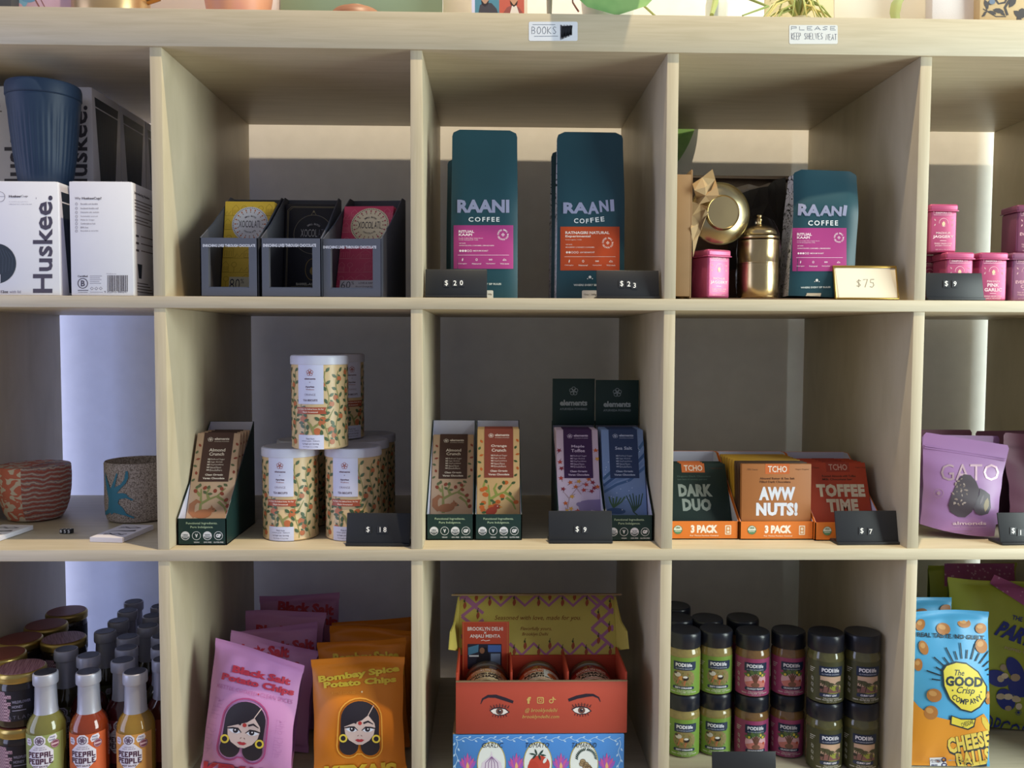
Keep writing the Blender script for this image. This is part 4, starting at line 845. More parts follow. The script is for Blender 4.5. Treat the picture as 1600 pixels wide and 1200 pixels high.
def tcho_art(l1, l2, bg, fg, sub, flag='#cd6a34', fl='#efe0d0'):
    A = Art().r(35, -1, 71, 15, flag, 1).t('TCHO', 39, 3, 67.5, 12.5, fl, .015)
    for k, s in enumerate(sub): A.t(s, 27, 20 + 5 * k, 79 - 6 * k, 23.2 + 5 * k, '#5e3a26' if bg != '#22332f' else '#4f655c', .02)
    A.t('70% Cacao', 8, 7, 24, 9.5, '#6a4630', 0).t('Vegan Organic', 80, 7, 100, 9.5, '#6a4630', 0)
    A.t(l1[0], 53 - l1[1] / 2, 34, 53 + l1[1] / 2, 54, fg, .062, ls=1.1).t(l2[0], 53 - l2[1] / 2, 57, 53 + l2[1] / 2, 77, fg, .062, ls=1.1); return A
def tcho_bars(loc, specs, group, w=.104):
    src = {}
    for y0, y1, col, art, lab in specs:
        M = xf(loc) @ leanM(0, y0, y1, .0016, .1085)
        if col not in src: src[col] = bar('chocolate_box', lab, 'chocolate box', group, w, .1085, .0085, M, mt(col, .5, var=.03), art)
        else: place(dup(src[col], (0, 0, 0), lab), M)
T1, w = tcho_tray(1040, 1154, 842.5, 'orange three-pack tray of dark green chocolate boxes, partly behind the divider')
D_ = tcho_art(('DARK', 52), ('DUO', 44), '#22332f', '#9aa39c', ('Organic Dark Chocolate', 'two bars of seventy percent'))
tcho_bars(T1, [(.020 + .013 * k, .072 + .013 * k, '#22332f', D_, 'dark green chocolate box %s in the left orange tray' % ('at the front' if k == 0 else ORD[k] + ' from the front')) for k in range(3)], 'dark green chocolate boxes')
T2, w = tcho_tray(1155.5, 1271, 843, 'orange three-pack tray of tan and yellow chocolate boxes in the middle')
N_ = tcho_art(('AWW', 54), ('NUTS!', 62), '#a5683c', '#e6e6ee', ('Almond Butter & Sea Salt', 'Filled Dark Chocolate'))
sp = [(.003, .006, '#b0703f', N_, 'tan chocolate box standing upright at the front of the middle orange tray')]
sp += [(.014 + .0115 * k, .024 + .0135 * k, '#4f3524', None, 'dark brown chocolate box %s behind the upright tan one' % ('directly', 'second')[k]) for k in range(2)]
sp += [(.0375 + .0122 * k, .053 + .0145 * k, '#bd8f2a', None, 'mustard yellow chocolate box %s of six leaning in the middle orange tray' % ('first', 'second', 'third', 'fourth', 'fifth', 'last')[k]) for k in range(6)]
tcho_bars(T2, sp, 'chocolate boxes in the middle tray')
T3, w = tcho_tray(1273, 1380, 844.5, 'orange three-pack tray of red chocolate boxes behind the $7 sign')
F_ = tcho_art(('TOFFEE', 74), ('TIME', 48), '#b5492c', '#ecd9b4', ('Roasted Almonds with Toffee', 'Milk Chocolate bar'), '#a8402a', '#d8a890')
tcho_bars(T3, [(.022 + .013 * k, .062 + .0142 * k, '#c24a2c', F_, 'orange red chocolate box %s in the right orange tray' % ('at the front' if k == 0 else ORD[k] + ' from the front')) for k in range(5)], 'red chocolate boxes', .0965)
price_sign(1307, 1405, 852, .024, ZB, (('$', 1346.5, 829.5), ('7', 1360.5, 830.5)), 1.5, .048, 'black price sign reading $7 in front of the red chocolate boxes')

# ---- lilac stand-up pouches
LIL = mt('#9c72a4', .38, spec=.5, var=.06, vs=25); LIL2 = mt('#8d5f74', .4, spec=.5, var=.06, vs=25)
def pouch_fn(w, H, D):
    def th(v): return D / 2 * (1 - smooth(.25, .93, v)) + .0012
    def fy(x, z):
        v = z / H; u = min(1, abs(2 * x / w)); return -th(v) * (1 - u ** 3 * (.55 + .4 * v)) - .0009 * math.sin(23 * v + 30 * x) * smooth(.05, .2, v) * (1 - smooth(.7, .85, v)) + .0022 * u * u * (1 - v)
    return fy
def gato_pouch(M, label, mat, art=None, crop=None, w=.126, H=.142, D=.05):
    fy = pouch_fn(w, H, D); t = place(thing('snack_pouch', label, 'snack pouch', group='lilac snack pouches'), M); b = B()
    def wx(v): return w / 2 * (.86 + .14 * v) * (1 - .03 * math.sin(math.pi * min(1, v * 1.15)) - .06 * smooth(.965, 1.01, v))
    for s in (1, -1): b.grid(lambda u, v: (wx(v) * (2 * u - 1), s * fy(wx(v) * (2 * u - 1), H * v), H * v + .004 * (2 * u - 1) ** 2 * (1 - v)), 18, 30, mat)
    b.grid(lambda u, v: (wx(0) * (2 * u - 1), fy(wx(0) * (2 * u - 1), 0) * (1 - 2 * v), .004 * (2 * u - 1) ** 2 + .006 * math.sin(math.pi * v)), 18, 4, mat)
    for z in (.118, .121): b.box(-w / 2 * .95, w / 2 * .95, fy(0, z) - .0006, fy(0, z) + .001, z, z + .0012, mat)
    M = settle(b, M, ZB + .0004); place(t, M)
    if art: art.put(b, onto(fy, M, crop, -D / 2, .0006), (30, 30), r=.42)
    b.build('pouch', t); return t
A = Art(); hz = mt('#b89aa6', .35, .4)
A.t('GATO', 285, 372, 805, 520, hz, .0, 1)
A.p([(490, 462), (550, 470), (600, 530), (628, 600), (610, 690), (560, 800), (500, 848), (440, 842), (370, 800), (352, 740), (380, 650), (420, 560), (450, 500)], '#4a4048', 3)
A.p([(632, 585), (680, 610), (722, 645), (730, 760), (705, 815), (650, 830), (600, 815), (575, 770), (605, 690), (628, 640)], '#4d454e', 4).leaf(690, 735, 130, 46, 100, '#8a7a60', 5).leaf(650, 690, 100, 20, 110, '#6a6068', 5)
random.seed(13)
for k in range(30): A.leaf(random.uniform(390, 520), random.uniform(500, 770), random.uniform(14, 36), random.uniform(10, 18), random.uniform(0, 180), ('#8d7a72', '#a4938c', '#75655f')[k % 3], 4)
A.t('almonds', 390, 885, 690, 915, '#c9b2be', .02, 2).t('super chocolatey covered', 392, 928, 690, 940, '#b49aaa', .0, 2)
A.ring(265, 632, 45, 40, 4, '#a98a9a', 1, 20).p([(265, 612), (285, 632), (265, 652), (245, 632)], '#a98a9a', 1)
for k in range(3): A.r(310, 968 + 22 * k, 560 - 30 * k, 973 + 22 * k, '#8f6a86', 1)
q = atz(1497, 846, ZB); GM = MX((q.x + .014, .083, ZB + .006), -4, 8.5, -7)
gato_pouch(GM, 'lilac snack pouch showing two chocolate almonds standing at the front', LIL, A, (1420, 660, 5.7167))
def gp(px, y, lab, rx=0, ry=0, rz=0, mat=LIL, dz=0.): gato_pouch(MX((at(px, 840, y).x, y, ZB + .001 + dz), rx, ry, rz), lab, mat)
gp(1498, .150, 'lilac snack pouch directly behind the front almond pouch', -3, 1, 0)
gp(1460, .235, 'purple snack pouch at the back left beside the divider', -3, 0, 0, LIL2)
gp(1577, .222, 'plum snack pouch at the back right with its top showing', -3, 0, 6, LIL2)
gp(1612, .145, 'mauve snack pouch cut by the right picture edge', -3, 5, 8, LIL2)
price_sign(1562, 1660, 853, .022, ZB, (('$', 1583, 829.5), ('1', 1594.5, 832), ('8', 1603.5, 832)), 3, .046, 'black price sign at the right edge beside the lilac pouches')
# ================================================================ lower row
def spread(pts, r, fixed=(), it=60):       # nudge neighbours apart so that round things of radius r do not touch
    P_ = [Vector(q) for q in pts]
    for _ in range(it):
        for i in range(len(P_)):
            for j in range(i):
                d = P_[i] - P_[j]; L = d.length
                if L < 2 * r: d = (d / L if L > 1e-6 else Vector((1, 0))) * (2 * r - L) / 2; P_[i] += d; P_[j] -= d
            for q, qr in fixed:
                d = P_[i] - Vector(q); L = d.length
                if L < r + qr: P_[i] += d / L * (r + qr - L)
    return P_
def lidpos(px, py, z): q = atz(px, py, z); return (q.x, q.y)
# ---- honey jars, two high
JH = .081; JR = .033; JZ = Matrix.Diagonal((1, 1, .9205, 1))
DKJ = mt('#241a18', .15, spec=.5, coat=.3); GLD = mt('#b8a060', .3, .9); DKL = mt('#1e1c26', .5)
GING = node_mat('gingham_paper', lambda nt, p, tc: (lambda ch: (ch.inputs.__getitem__('Scale').__setattr__('default_value', 420), ch.inputs[1].__setattr__('default_value', lin('#b89aa8')), ch.inputs[2].__setattr__('default_value', lin('#7d5a70')), nt.links.new(tc.outputs['Object'], ch.inputs[0]), nt.links.new(ch.outputs[0], p.inputs['Base Color'])))(nt.nodes.new('ShaderNodeTexChecker')), .6)
def honey_jar(lidcol):
    t = thing('honey_jar', 'x', 'jar', (0, 0, 0), 0, 'honey jars')
    b = B().lathe([(.029, 0), (.0315, .002), (.0325, .006), (.0325, .064), (.0315, .069), (.030, .072)], DKJ, 48, JZ); b.build('glass', t)
    A = Art().r(-44, 16, 44, 62, DKL, 1)
    random.seed(6)
    for k in range(9): y = 17 + k * 5; w = 8 + 9 * abs(math.sin(k * 1.7)); A.r(-34, y, -34 + w + 8, y + 4.8, GING, 2)
    A.t('WILDFLOWER', -8, 30, 16, 34, '#8d8aa6', .02).t('HONEY', -8, 37, 6, 41, '#8d8aa6', .02).r(-8, 44, 10, 45, '#8d8aa6').t('ATLANTA', -14, 52, 30, 57, '#6d6a80', -.01, ls=1.4)
    q = B(); A.put(q, cyl(.0326, 0, 14, .0575, .001, .0001), (2.5, 0), box=(-60, 16, 60, 60)); q.build('label', t)
    B().lathe([(.0325, .071), (.0335, .072), (.0340, .074), (.0336, .0765), (.0340, .079), (.0338, .083), (.0325, .0855), (.0312, .0862)], GLD, 48, JZ).build('lid', t)
    B().lathe([(.0311, .0860), (.0311, .0868), (.0002, .0870)], lidcol, 40, JZ).build('lid_paper', t); return t
RUST = mt('#7d4236', .5, var=.12, vs=90); PLUM = node_mat('striped_lid_paper', noisy((60, 2, 1), 12, [(.4, '#6f3f4c'), (.6, '#9a7078')], 2), .5)
zl = ZC + 2 * JH
jl = [(33, 1040, 'front, striped lid'), (5, 1018, 0), (98, 995, 0), (33, 996, 0), (70, 975, 0), (104, 953, 0)]
JP = spread([lidpos(px, py, zl) for px, py, _ in jl], JR + .0012)
JP = [Vector((max(q.x, -.651), q.y)) for q in JP]
ja = honey_jar(RUST); jb = honey_jar(PLUM)
labs = ['dark honey jar with striped plum lid at the front of the upper layer', 'dark honey jar with rust lid cut by the left picture edge', 'dark honey jar with plum lid behind the green hot sauce bottle', 'dark honey jar with rust lid third from the back along the side panel', 'dark honey jar with rust lid second from the back along the side panel', 'dark honey jar with rust lid farthest back']
for k, q in enumerate(JP):
    src = jb if k in (0, 2) else ja
    if k < 2: src.location = (q.x, q.y, ZC + JH); src['label'] = labs[k]; src.rotation_euler = (0, 0, R_(20))
    else: dup(src, (q.x, q.y, ZC + JH), labs[k], R_(20 + 6 * k))
for k, q in enumerate(JP): dup(ja, (q.x, q.y, ZC), ('dark honey jar at the front of the lower layer under the striped lid jar' if k == 0 else 'dark honey jar hidden in the lower layer'), R_(20), None if k == 0 else 'hidden lower honey jars')
# ---- hot sauce bottles
SILV = mt('#aeb0c0', .36, .35, spec=.6, var=.04); CAPD = mt('#26252e', .4)
BH = .165; BR = .0262
def sauce(label, q, glass, lab, yaw, front=True):
    t = thing('hot_sauce_bottle', label, 'bottle', (q[0], q[1], ZC), R_(yaw), 'hot sauce bottles')
    B().lathe([(.024, 0), (BR, .002), (BR, .083), (.0252, .091), (.0215, .1), (.0162, .107), (.0146, .112), (.014, .117)], mt(glass, .1, spec=.5, coat=.5, var=.15, vs=40), 40).build('glass', t)
    B().lathe([(.0162, .107), (.0152, .114), (.0142, .146), (.0145, .1475), (.0165, .1485), (.0169, .150), (.0169, .161), (.0165, .1635), (.0150, .1645), (.0146, .1640)], SILV, 40).build('neck_sleeve', t)
    B().lathe([(.0146, .1638), (.0144, .1648), (.0002, .1645)], CAPD, 32).build('cap_top', t)
    A = Art(); W = 33; A.r(-W, 0, W, 64, lab, 1)
    if front:
        oc = lambda r, cy: [(r * math.cos(R_(22.5 + 45 * k)) , cy + r * math.sin(R_(22.5 + 45 * k))) for k in range(8)]
        lt = '#d8d4e4'; A.p(oc(19, 31), lt, 2).p(oc(8.5, 8), lt, 3).ring(0, 8, 6, 6, 1.2, '#6a5a70', 4).e(0, 8, 3.5, 3.5, '#8a7a90', 4)
        for k in range(6): A.ln([(0, 8), (5.4 * math.cos(k), 8 + 5.4 * math.sin(k))], .7, '#4a3a50', 5)
        A.p([(-20, 5), (-13, 5), (-11, 10), (-13, 15), (-20, 15), (-22, 10)], lt, 2).t('HOT', -19, 7, -14, 9, '#8a6a80', .02, 4).t('SPICY', -20, 10.5, -13, 12.5, '#8a6a80', .02, 4)
        A.p([(13, 2), (21, 1), (23, 6), (20, 11), (12, 12), (10, 7)], lt, 2).t('FREE', 13, 3.5, 20, 5.8, '#6a6a90', .02, 4).t('RANGE', 12.5, 7.2, 20, 9.6, '#6a6a90', .02, 4)
        A.e(20, 15, 6, 6, '#7a4258', 3, 20).ring(20, 15, 5.2, 5.2, .5, '#c9a8b4', 4).r(15.5, 13.8, 24.5, 16.2, '#c9a8b4', 4)
        A.t('A NEW KIND OF', -7, 16.8, 7, 18.4, '#6a5a70', .0, 4).t('HOT SAUCE', -9, 19.6, 9, 21.3, '#6a5a70', .0, 4)
        pix = {'P': ['111', '101', '111', '100', '100'], 'E': ['111', '100', '110', '100', '111'], 'A': ['111', '101', '111', '101', '101'], 'L': ['100', '100', '100', '100', '111'], 'O': ['111', '101', '101', '101', '111']}
        for wd, y0 in (('PEEPAL', 24), ('PEOPLE', 33.5)):
            for k, ch in enumerate(wd):
                for j, row in enumerate(pix[ch]):
                    for i, c in enumerate(row):
                        if c == '1': x = -17 + k * 5.75 + i * 1.6; y = y0 + j * 1.6; A.r(x, y, x + 1.62, y + 1.62, '#4a2840', 4)
        A.t('HOT SAUCE', -10, 43.5, 10, 46, '#4a2840', .02, 4)
    q2 = B(); A.put(q2, cyl(BR, 0, 0, .0825, .001, .0001), (2.4, 0), r=.45, box=(-W, 0, W, 64)); q2.build('label', t); return t
zc = ZC + BH
fr = [(71, 1049), (138, 1048), (211, 1048)]
bk = [(110, 1014), (146, 1019), (191, 1025), (162, 986), (185, 970), (202, 955), (208, 940), (193, 995), (200, 1008), (228, 977), (234, 961), (245, 948), (241, 1010), (246, 1031), (241, 998)]
FP = [lidpos(px, py, zc) for px, py in fr]
fixed = [((q[0], q[1]), BR + .0006) for q in FP] + [((q.x, q.y), JR + .0006) for q in JP]
BP = spread([lidpos(px, py, zc) for px, py in bk], BR + .0006, fixed, 120)
for _ in range(12):
    BP = [Vector((min(q.x, -.351 - BR - .001), min(q.y, .39))) for q in BP]; BP = spread(BP, BR + .0008, fixed, 20)
BP = [Vector((min(q.x, -.351 - BR - .001), q.y)) for q in BP]
sauce('green hot sauce bottle, left of the three at the front', FP[0], '#6d6a38', '#8f9a62', 6)
sauce('red orange hot sauce bottle, middle of the three at the front', FP[1], '#7a3018', '#c5603a', 4)
sauce('amber hot sauce bottle, right of the three at the front beside the divider', FP[2], '#8a6a28', '#c89252', 0)
bl = sauce('silver necked hot sauce bottle directly behind the green front bottle', BP[0], '#3a3420', '#5d6046', 10)
rd = sauce('silver necked hot sauce bottle directly behind the red orange front bottle', BP[1], '#4a1f1a', '#7a3a30', 14)
dk = sauce('dark red hot sauce bottle right behind the amber front bottle', BP[2], '#4a1a1c', '#7a3038', 8)
BL = ['leftmost of the back crowd, against the pale wall', 'second along the diagonal from the leftmost back one', 'third along the diagonal near the back wall', 'farthest back of all, highest in the picture', 'mid crowd, between leftmost back one and right column', 'mid crowd, right behind the dark red one', 'in the right column, third from the back wall', 'in the right column, second from the back wall', 'rearmost one half hidden by the divider', 'second from the front of those along the divider', 'nearest of those half hidden by the divider', 'third from the front of those along the divider']
for k in range(3, len(BP)): dup((bl, rd, dk)[k % 3], (BP[k].x, BP[k].y, ZC), 'silver necked hot sauce bottle ' + BL[k - 3], R_(k * 23), 'silver necked bottles at the back')

# ---- pillow bags of crisps
def pillow(name, label, cat, group, M, w, H, T, mat, art=None, crop=None, seal=.055, wrinkle=1., seed=0, crimp=True, o0=.0012, step=(22, 22), skew=0.):
    rn = random.Random(seed); ph = [rn.uniform(0, 6) for _ in range(6)]
    def half(x, z):
        z = z / (1 - skew * x / H); v = min(1, max(0, z / H)); u = min(1, abs(2 * x / w)); sx = 2 * x / w
        g = max(0., math.sin(math.pi * min(1, max(0, (v - seal) / (1 - 2 * seal))))) ** .55
        e = max(0., 1 - u ** 2.6) ** .62
        wr = 1 + wrinkle * (.05 * math.sin(11 * v + 3 * sx + ph[0]) + .05 * math.sin(5 * sx - 7 * v + ph[1])) + wrinkle * .12 * math.sin(14 * sx + ph[2]) * math.exp(-((v - seal) / .09) ** 2) + wrinkle * .14 * math.sin(12 * sx + ph[3]) * math.exp(-((1 - seal - v) / .1) ** 2)
        return T / 2 * g * e * wr + .0006
    def wob(x, z):
        v = z / (1 - skew * x / H) / H; s = smooth(1 - seal * 1.5, 1 - seal * .4, v)
        return s * (.004 * math.sin(2 * x / w * 3 + ph[4]) + (.0003 * math.sin(v * 300) if crimp else 0)) * wrinkle
    fy = lambda x, z: -half(x, z) + wob(x, z)
    def wx(v): return w / 2 * (1 - .055 * max(0, math.sin(math.pi * min(1, max(0, (v - seal) / (1 - 2 * seal))))) ** .5 + .006 * math.sin(17 * v + ph[5]))
    b = B(); nv = 72
    f1 = lambda u, v: (lambda x: (x, fy(x, (H - skew * x) * v), (H - skew * x) * v + .003 * math.sin(3 * u + ph[1]) * smooth(.85, 1, v)))(wx(v) * (2 * u - 1))
    f2 = lambda u, v: (lambda x: (x, half(x, (H - skew * x) * v) + wob(x, (H - skew * x) * v), (H - skew * x) * v + .003 * math.sin(3 * u + ph[1]) * smooth(.85, 1, v)))(wx(v) * (2 * u - 1))
    b.grid(f1, 26, nv, mat); b.grid(f2, 26, nv, mat)
    M = settle(b, M, ZC + .0004); t = place(thing(name, label, cat, group=group), M)
    if art: art.put(b, onto(fy, M, crop, -T / 2, o0, w * .468), step, r=.45)
    b.build('bag', t, ang=80)
    return t
PKM = mt('#bf86bb', .42, spec=.45, var=.04, vs=20); ORM = mt('#cf7a1c', .4, spec=.45, var=.05, vs=20)
def face_art(A, cx, cy, s, rot, frame):      # the printed portrait on the bag; unit s = half width of the hair
    ca, sa = math.cos(R_(rot)), math.sin(R_(rot)); q = lambda x, y: (cx + s * (x * ca - y * sa), cy + s * (x * sa + y * ca))
    def pl(pts, c, l): A.p([q(x, y) for x, y in pts], c, l)
    def el(x, y, rx, ry, c, l, n=22): A.e(*q(x, y), rx * s, ry * s, c, l, n, rot)
    A.ln([q(x, y) for x, y in [(1.12 * math.cos(R_(a)), -.55 + 1.05 * math.sin(R_(a))) for a in range(180, 361, 15)] + [(.58 + .6 * math.cos(R_(a)), .92 + .6 * math.sin(R_(a))) for a in range(0, 141, 20)] + [(-.58 + .6 * math.cos(R_(a)), .92 + .6 * math.sin(R_(a))) for a in range(40, 181, 20)]], .07 * s, frame, 1, True)
    hair = '#2a2630'
    pl([(-1, .3)] + [(math.cos(R_(a)), -.5 + .95 * math.sin(R_(a))) for a in range(180, 361, 12)] + [(1, .3), (1.05, .9), (.1, .9), (0, .75), (-.1, .9), (-1.05, .9)], hair, 2)
    el(-.56, .9, .5, .48, hair, 2); el(.56, .9, .5, .48, hair, 2)
    skin = '#cdb8b4'; pl([(-.82, -.1), (-.75, .3), (-.55, .6), (-.15, .82), (.15, .82), (.5, .6), (.72, .3), (.8, -.1), (.75, -.32), (.42, -.72), (.1, -.45), (-.3, -.3)], skin, 3)
    A.ln([q(.42, -.72), q(.7, -1.25)], .045 * s, skin, 4)
    el(0, -.3, .1, .1, '#b03a3a', 5)
    for sx in (-1, 1):
        pl([(sx * .12, .06), (sx * .3, -.1), (sx * .55, -.08), (sx * .75, .02), (sx * .55, .14), (sx * .3, .16)], '#dfe4f2', 4); el(sx * .4, .02, .13, .12, hair, 5); el(sx * .42, -.01, .04, .04, '#e8e8f0', 6, 8)
        A.ln([q(sx * .1, .08), q(sx * .3, -.1), q(sx * .55, -.09), q(sx * .82, -.04)], [.03 * s, .07 * s, .08 * s, .05 * s], hair, 6)
        A.ln([q(sx * .18, -.3), q(sx * .42, -.4), q(sx * .7, -.26)], [.1 * s, .1 * s, .03 * s], hair, 5)
        A.ring(*q(sx * .86, .5), .22 * s, .22 * s, .09 * s, '#d9c24a', 6, 18); A.ln([q(sx * .06, .32), q(sx * .12, .38)], .03 * s, '#6a4a4a', 4)
    pl([(-.24, .58), (-.1, .52), (0, .55), (.1, .52), (.24, .58), (.1, .68), (-.1, .68)], '#a83440', 5)
C2 = (290, 910, 4.1379); C3 = (460, 910, 4.1379)
def title(A, l1, l2, x1, y1, w1, h1, x2, y2, w2, h2, rot, c): return A.tr(l1, x1, y1, w1, h1, rot, c, .05, 2).tr(l2, x2, y2, w2, h2, rot, c, .05, 2)
RED = '#b5344a'
A = Art(); title(A, 'Black Salt', 'Potato Chips', 494, 598, 385, 48, 470, 662, 480, 58, 13, RED)
A.tr('KETTLE COOKED', 335, 693, 262, 24, 13, '#a85a94', -.012).e(473, 722, 6, 6, RED, 2, 10).tr('CLEAN SPICES', 590, 748, 214, 26, 13, '#a85a94', -.012)
face_art(A, 378, 960, 132, 9, '#a8447a')
for x, y, r_ in ((160, 920, -74), (590, 1010, -82)): A.tr('चटपटा वेफर', x, y, 380 if x < 300 else 250, 84, r_, '#a569a4', -.03, 1)
A.tr("KEYA'S", 340, 1235, 460, 110, 8, RED, .05)
def bagpos(px, y, dz=0.): return (at(px, 1000, y).x, y, ZC + .002 + dz)
pillow('chip_bag', 'pink black salt potato chip bag standing at the front left', 'chip bag', 'pink chip bags', MX(bagpos(382, .044), -7, 5, -4), .136, .178, .058, PKM, A, C2, seed=1, skew=.23)
def mini_title(px1, py1, l1, l2, rot, c, sc_=1., dx=0):     # titles on the bags behind, in photo pixels
    A = Art(); return A.tr(l1, px1, py1, 92 * sc_, 18 * sc_, rot, c, .05, 2).tr(l2, px1 + dx, py1 + 20 * sc_, 116 * sc_, 19 * sc_, rot, c, .05, 2)
pk = [(410, .125, 10, -.5, 'second', .166, (409, 1016, 4), -2), (432, .19, -4, 0, 'third', .170, (447, 1009, -4), 4), (440, .24, 1, 0, 'fourth', .180, (444, 986, 3), -6), (468, .315, 0, 0, 'fifth', .189, (478, 950, 4), 8)]
for px, y, ry, _, nm, H, (tx_, ty_, tr_), rz in pk:
    pillow('chip_bag', 'pink black salt potato chip bag, %s from the front' % nm, 'chip bag', 'pink chip bags', MX(bagpos(px, y), -5, ry * .5, rz), .140, H, .046, PKM, mini_title(tx_, ty_, 'Black Salt', 'Potato Chips', tr_, RED, .95, 4), (0, 0, 1), seed=int(y * 1000), step=(6, 6), skew=.1 if y < .15 else -.03)
YL = '#d9bc3a'
A = Art(); A.tr('Bombay Spice', 418, 594, 528, 54, -8, YL, .05).tr('Potato Chips', 425, 648, 470, 52, -5, YL, .05).tr('KETTLE COOKED', 320, 712, 150, 16, -2, '#e0983a', 0).e(437, 706, 6, 6, '#f0d8a0', 2, 10)
face_art(A, 424, 945, 124, 1, '#dfa040'); A.tr("KEYA'S", 430, 1225, 470, 110, -3, YL, .05)
pillow('chip_bag', 'orange bombay spice potato chip bag standing at the front right', 'chip bag', 'orange chip bags', MX(bagpos(562, .046), -7, -1.5, 3), .137, .170, .058, ORM, A, C3, seed=4)
og = [(571, .125, -2.5, .171, (572, 1028, -3), 'second'), (575, .185, 2, .169, (0, 0, 0), 'third'), (583, .245, -1, .164, (572, 998, 4), 'fourth')]
for px, y, ry, H, (tx_, ty_, tr_), nm in og:
    pillow('chip_bag', 'orange bombay spice potato chip bag, %s from the front' % nm, 'chip bag', 'orange chip bags', MX(bagpos(px, y), -5, ry, 2), .138, H, .046, ORM, mini_title(tx_, ty_, 'Bombay Spice', 'Potato Chips', tr_, YL, 1.12, 0) if tx_ else None, (0, 0, 1), seed=int(y * 999), step=(6, 6))

# ---- achaar gift boxes (open red mailer on a blue one)
C4 = (690, 910, 4.1387)
RDB = mt('#b04a3a', .55, var=.03); RDI = mt('#b5432c', .6); LIDY = mt('#c4b45a', .6, var=.03); BLU = mt('#4a86cf', .5, var=.03); EDGE = mt('#8d7558', .8)
by = .032; a = at(712, 1150, by); b_ = at(979.5, 1150, by); bw = b_.x - a.x; bx = (a.x + b_.x) / 2
ztopblue = ZC + .070; bh = .078; bd = .105
t = thing('sauce_gift_box', 'blue printed gift box with garlic, tomato and tamarind pictures under the red box', 'box', (bx - .002, by - .001, ZC)); M = xf((bx - .002, by - .001, ZC))
b = B().box(-bw / 2 - .002, bw / 2 - .002, 0, bd, 0, .0695, BLU, .001).box(-bw / 2 - .0022, bw / 2 - .0018, .004, bd, .0692, .0702, EDGE)
A = Art(); wl = '#a9cdf0'
for yy in (1012,): A.ln([(90 + k * 12, yy + 9 * math.sin(k * .9)) for k in range(90)], 4, wl, 1)
for k in range(26): A.leaf(100 + k * 41, 1012 + (14 if k % 2 else -12), 22, 11, 30 if k % 2 else -30, wl, 1)
for xx in (96, 1150):
    A.ln([(xx + 8 * math.sin(k * .9), 1020 + k * 14) for k in range(26)], 4, wl, 1)
    for k in range(9): A.leaf(xx + (14 if k % 2 else -14), 1045 + k * 36, 24, 12, 60 if k % 2 else -60, wl, 1)
for cx in (168, 484, 772, 1068):
    for k in range(7): s_ = k - 3; A.leaf(cx + s_ * 12, 1160 + abs(s_) * 6, 120 - abs(s_) * 18, 22, -90 + s_ * 11, '#c05a9a' if k % 2 else '#9a5ab8', 2)
    A.leaf(cx, 1190, 60, 20, -90, '#e0b080', 3)
for cx, nm, x0, x1 in ((322, 'GARLIC', 262, 396), (622, 'TOMATO', 541, 695), (920, 'TAMARIND', 842, 1002)):
    A.e(cx, 1170, 94, 140, '#b5a860', 2, 36).e(cx, 1170, 88, 133, '#dfe6e4', 3, 36); A.t(nm, x0, 1036, x1, 1068, '#1e1e28', .0, 4, 0, .25, 1.05)
A.p([(322, 1088), (330, 1120), (350, 1135), (385, 1165), (392, 1200), (375, 1235), (270, 1235), (254, 1200), (262, 1165), (300, 1135), (316, 1120)], '#d8cfe0', 4)
for k in range(5): A.ln([(324, 1125), (285 + 19 * k, 1165), (280 + 22 * k, 1232)], 4, '#8a6a98', 5)
A.e(632, 1178, 68, 60, '#c0483a', 4, 28).e(592, 1200, 36, 44, '#b84234', 5, 20).e(668, 1150, 10, 20, '#dfe0e0', 6, 12, 30)
for k in range(6): A.leaf(622 + 34 * math.cos(R_(k * 60 + 10)), 1112 + 18 * math.sin(R_(k * 60 + 10)), 46, 12, k * 60 + 10, '#24403a', 6)
for k in range(8): a_ = R_(150 - 24 * k); A.e(905 + 52 * math.cos(a_ - 1.2) , 1160 + 46 * math.sin(a_ + .6) , 19, 17, '#a08a68', 4, 12).ring(905 + 52 * math.cos(a_ - 1.2), 1160 + 46 * math.sin(a_ + .6), 19, 17, 3, '#6a5540', 5, 12)
for sx in (-1, 1):
    for k in range(9): a_ = R_(-90 + sx * (8 + 10 * k)); A.leaf(935 + 62 * math.cos(a_), 1140 + 62 * math.sin(a_), 26, 8, math.degrees(a_) + 30, '#24403a', 5)
A.put(b, plane((0, 0, 0), (1, 0, 0), (0, 0, 1), 1, C4, M), box=(74, 992, 1180, 1270)); b.build('carton', t)
ox, oz = bx, ztopblue + .0008
t = thing('sauce_gift_box', 'open red gift box with printed eyes and yellow lid holding three jars', 'box', (ox, by, oz)); M = xf((ox, by, oz))
b = B().box(-bw / 2, bw / 2, 0, .003, 0, bh, RDB, .001).box(-bw / 2, bw / 2, -.0002, .0032, bh - .001, bh + .0004, EDGE); A = Art(); ik = '#2a2230'; gd = '#c9a862'
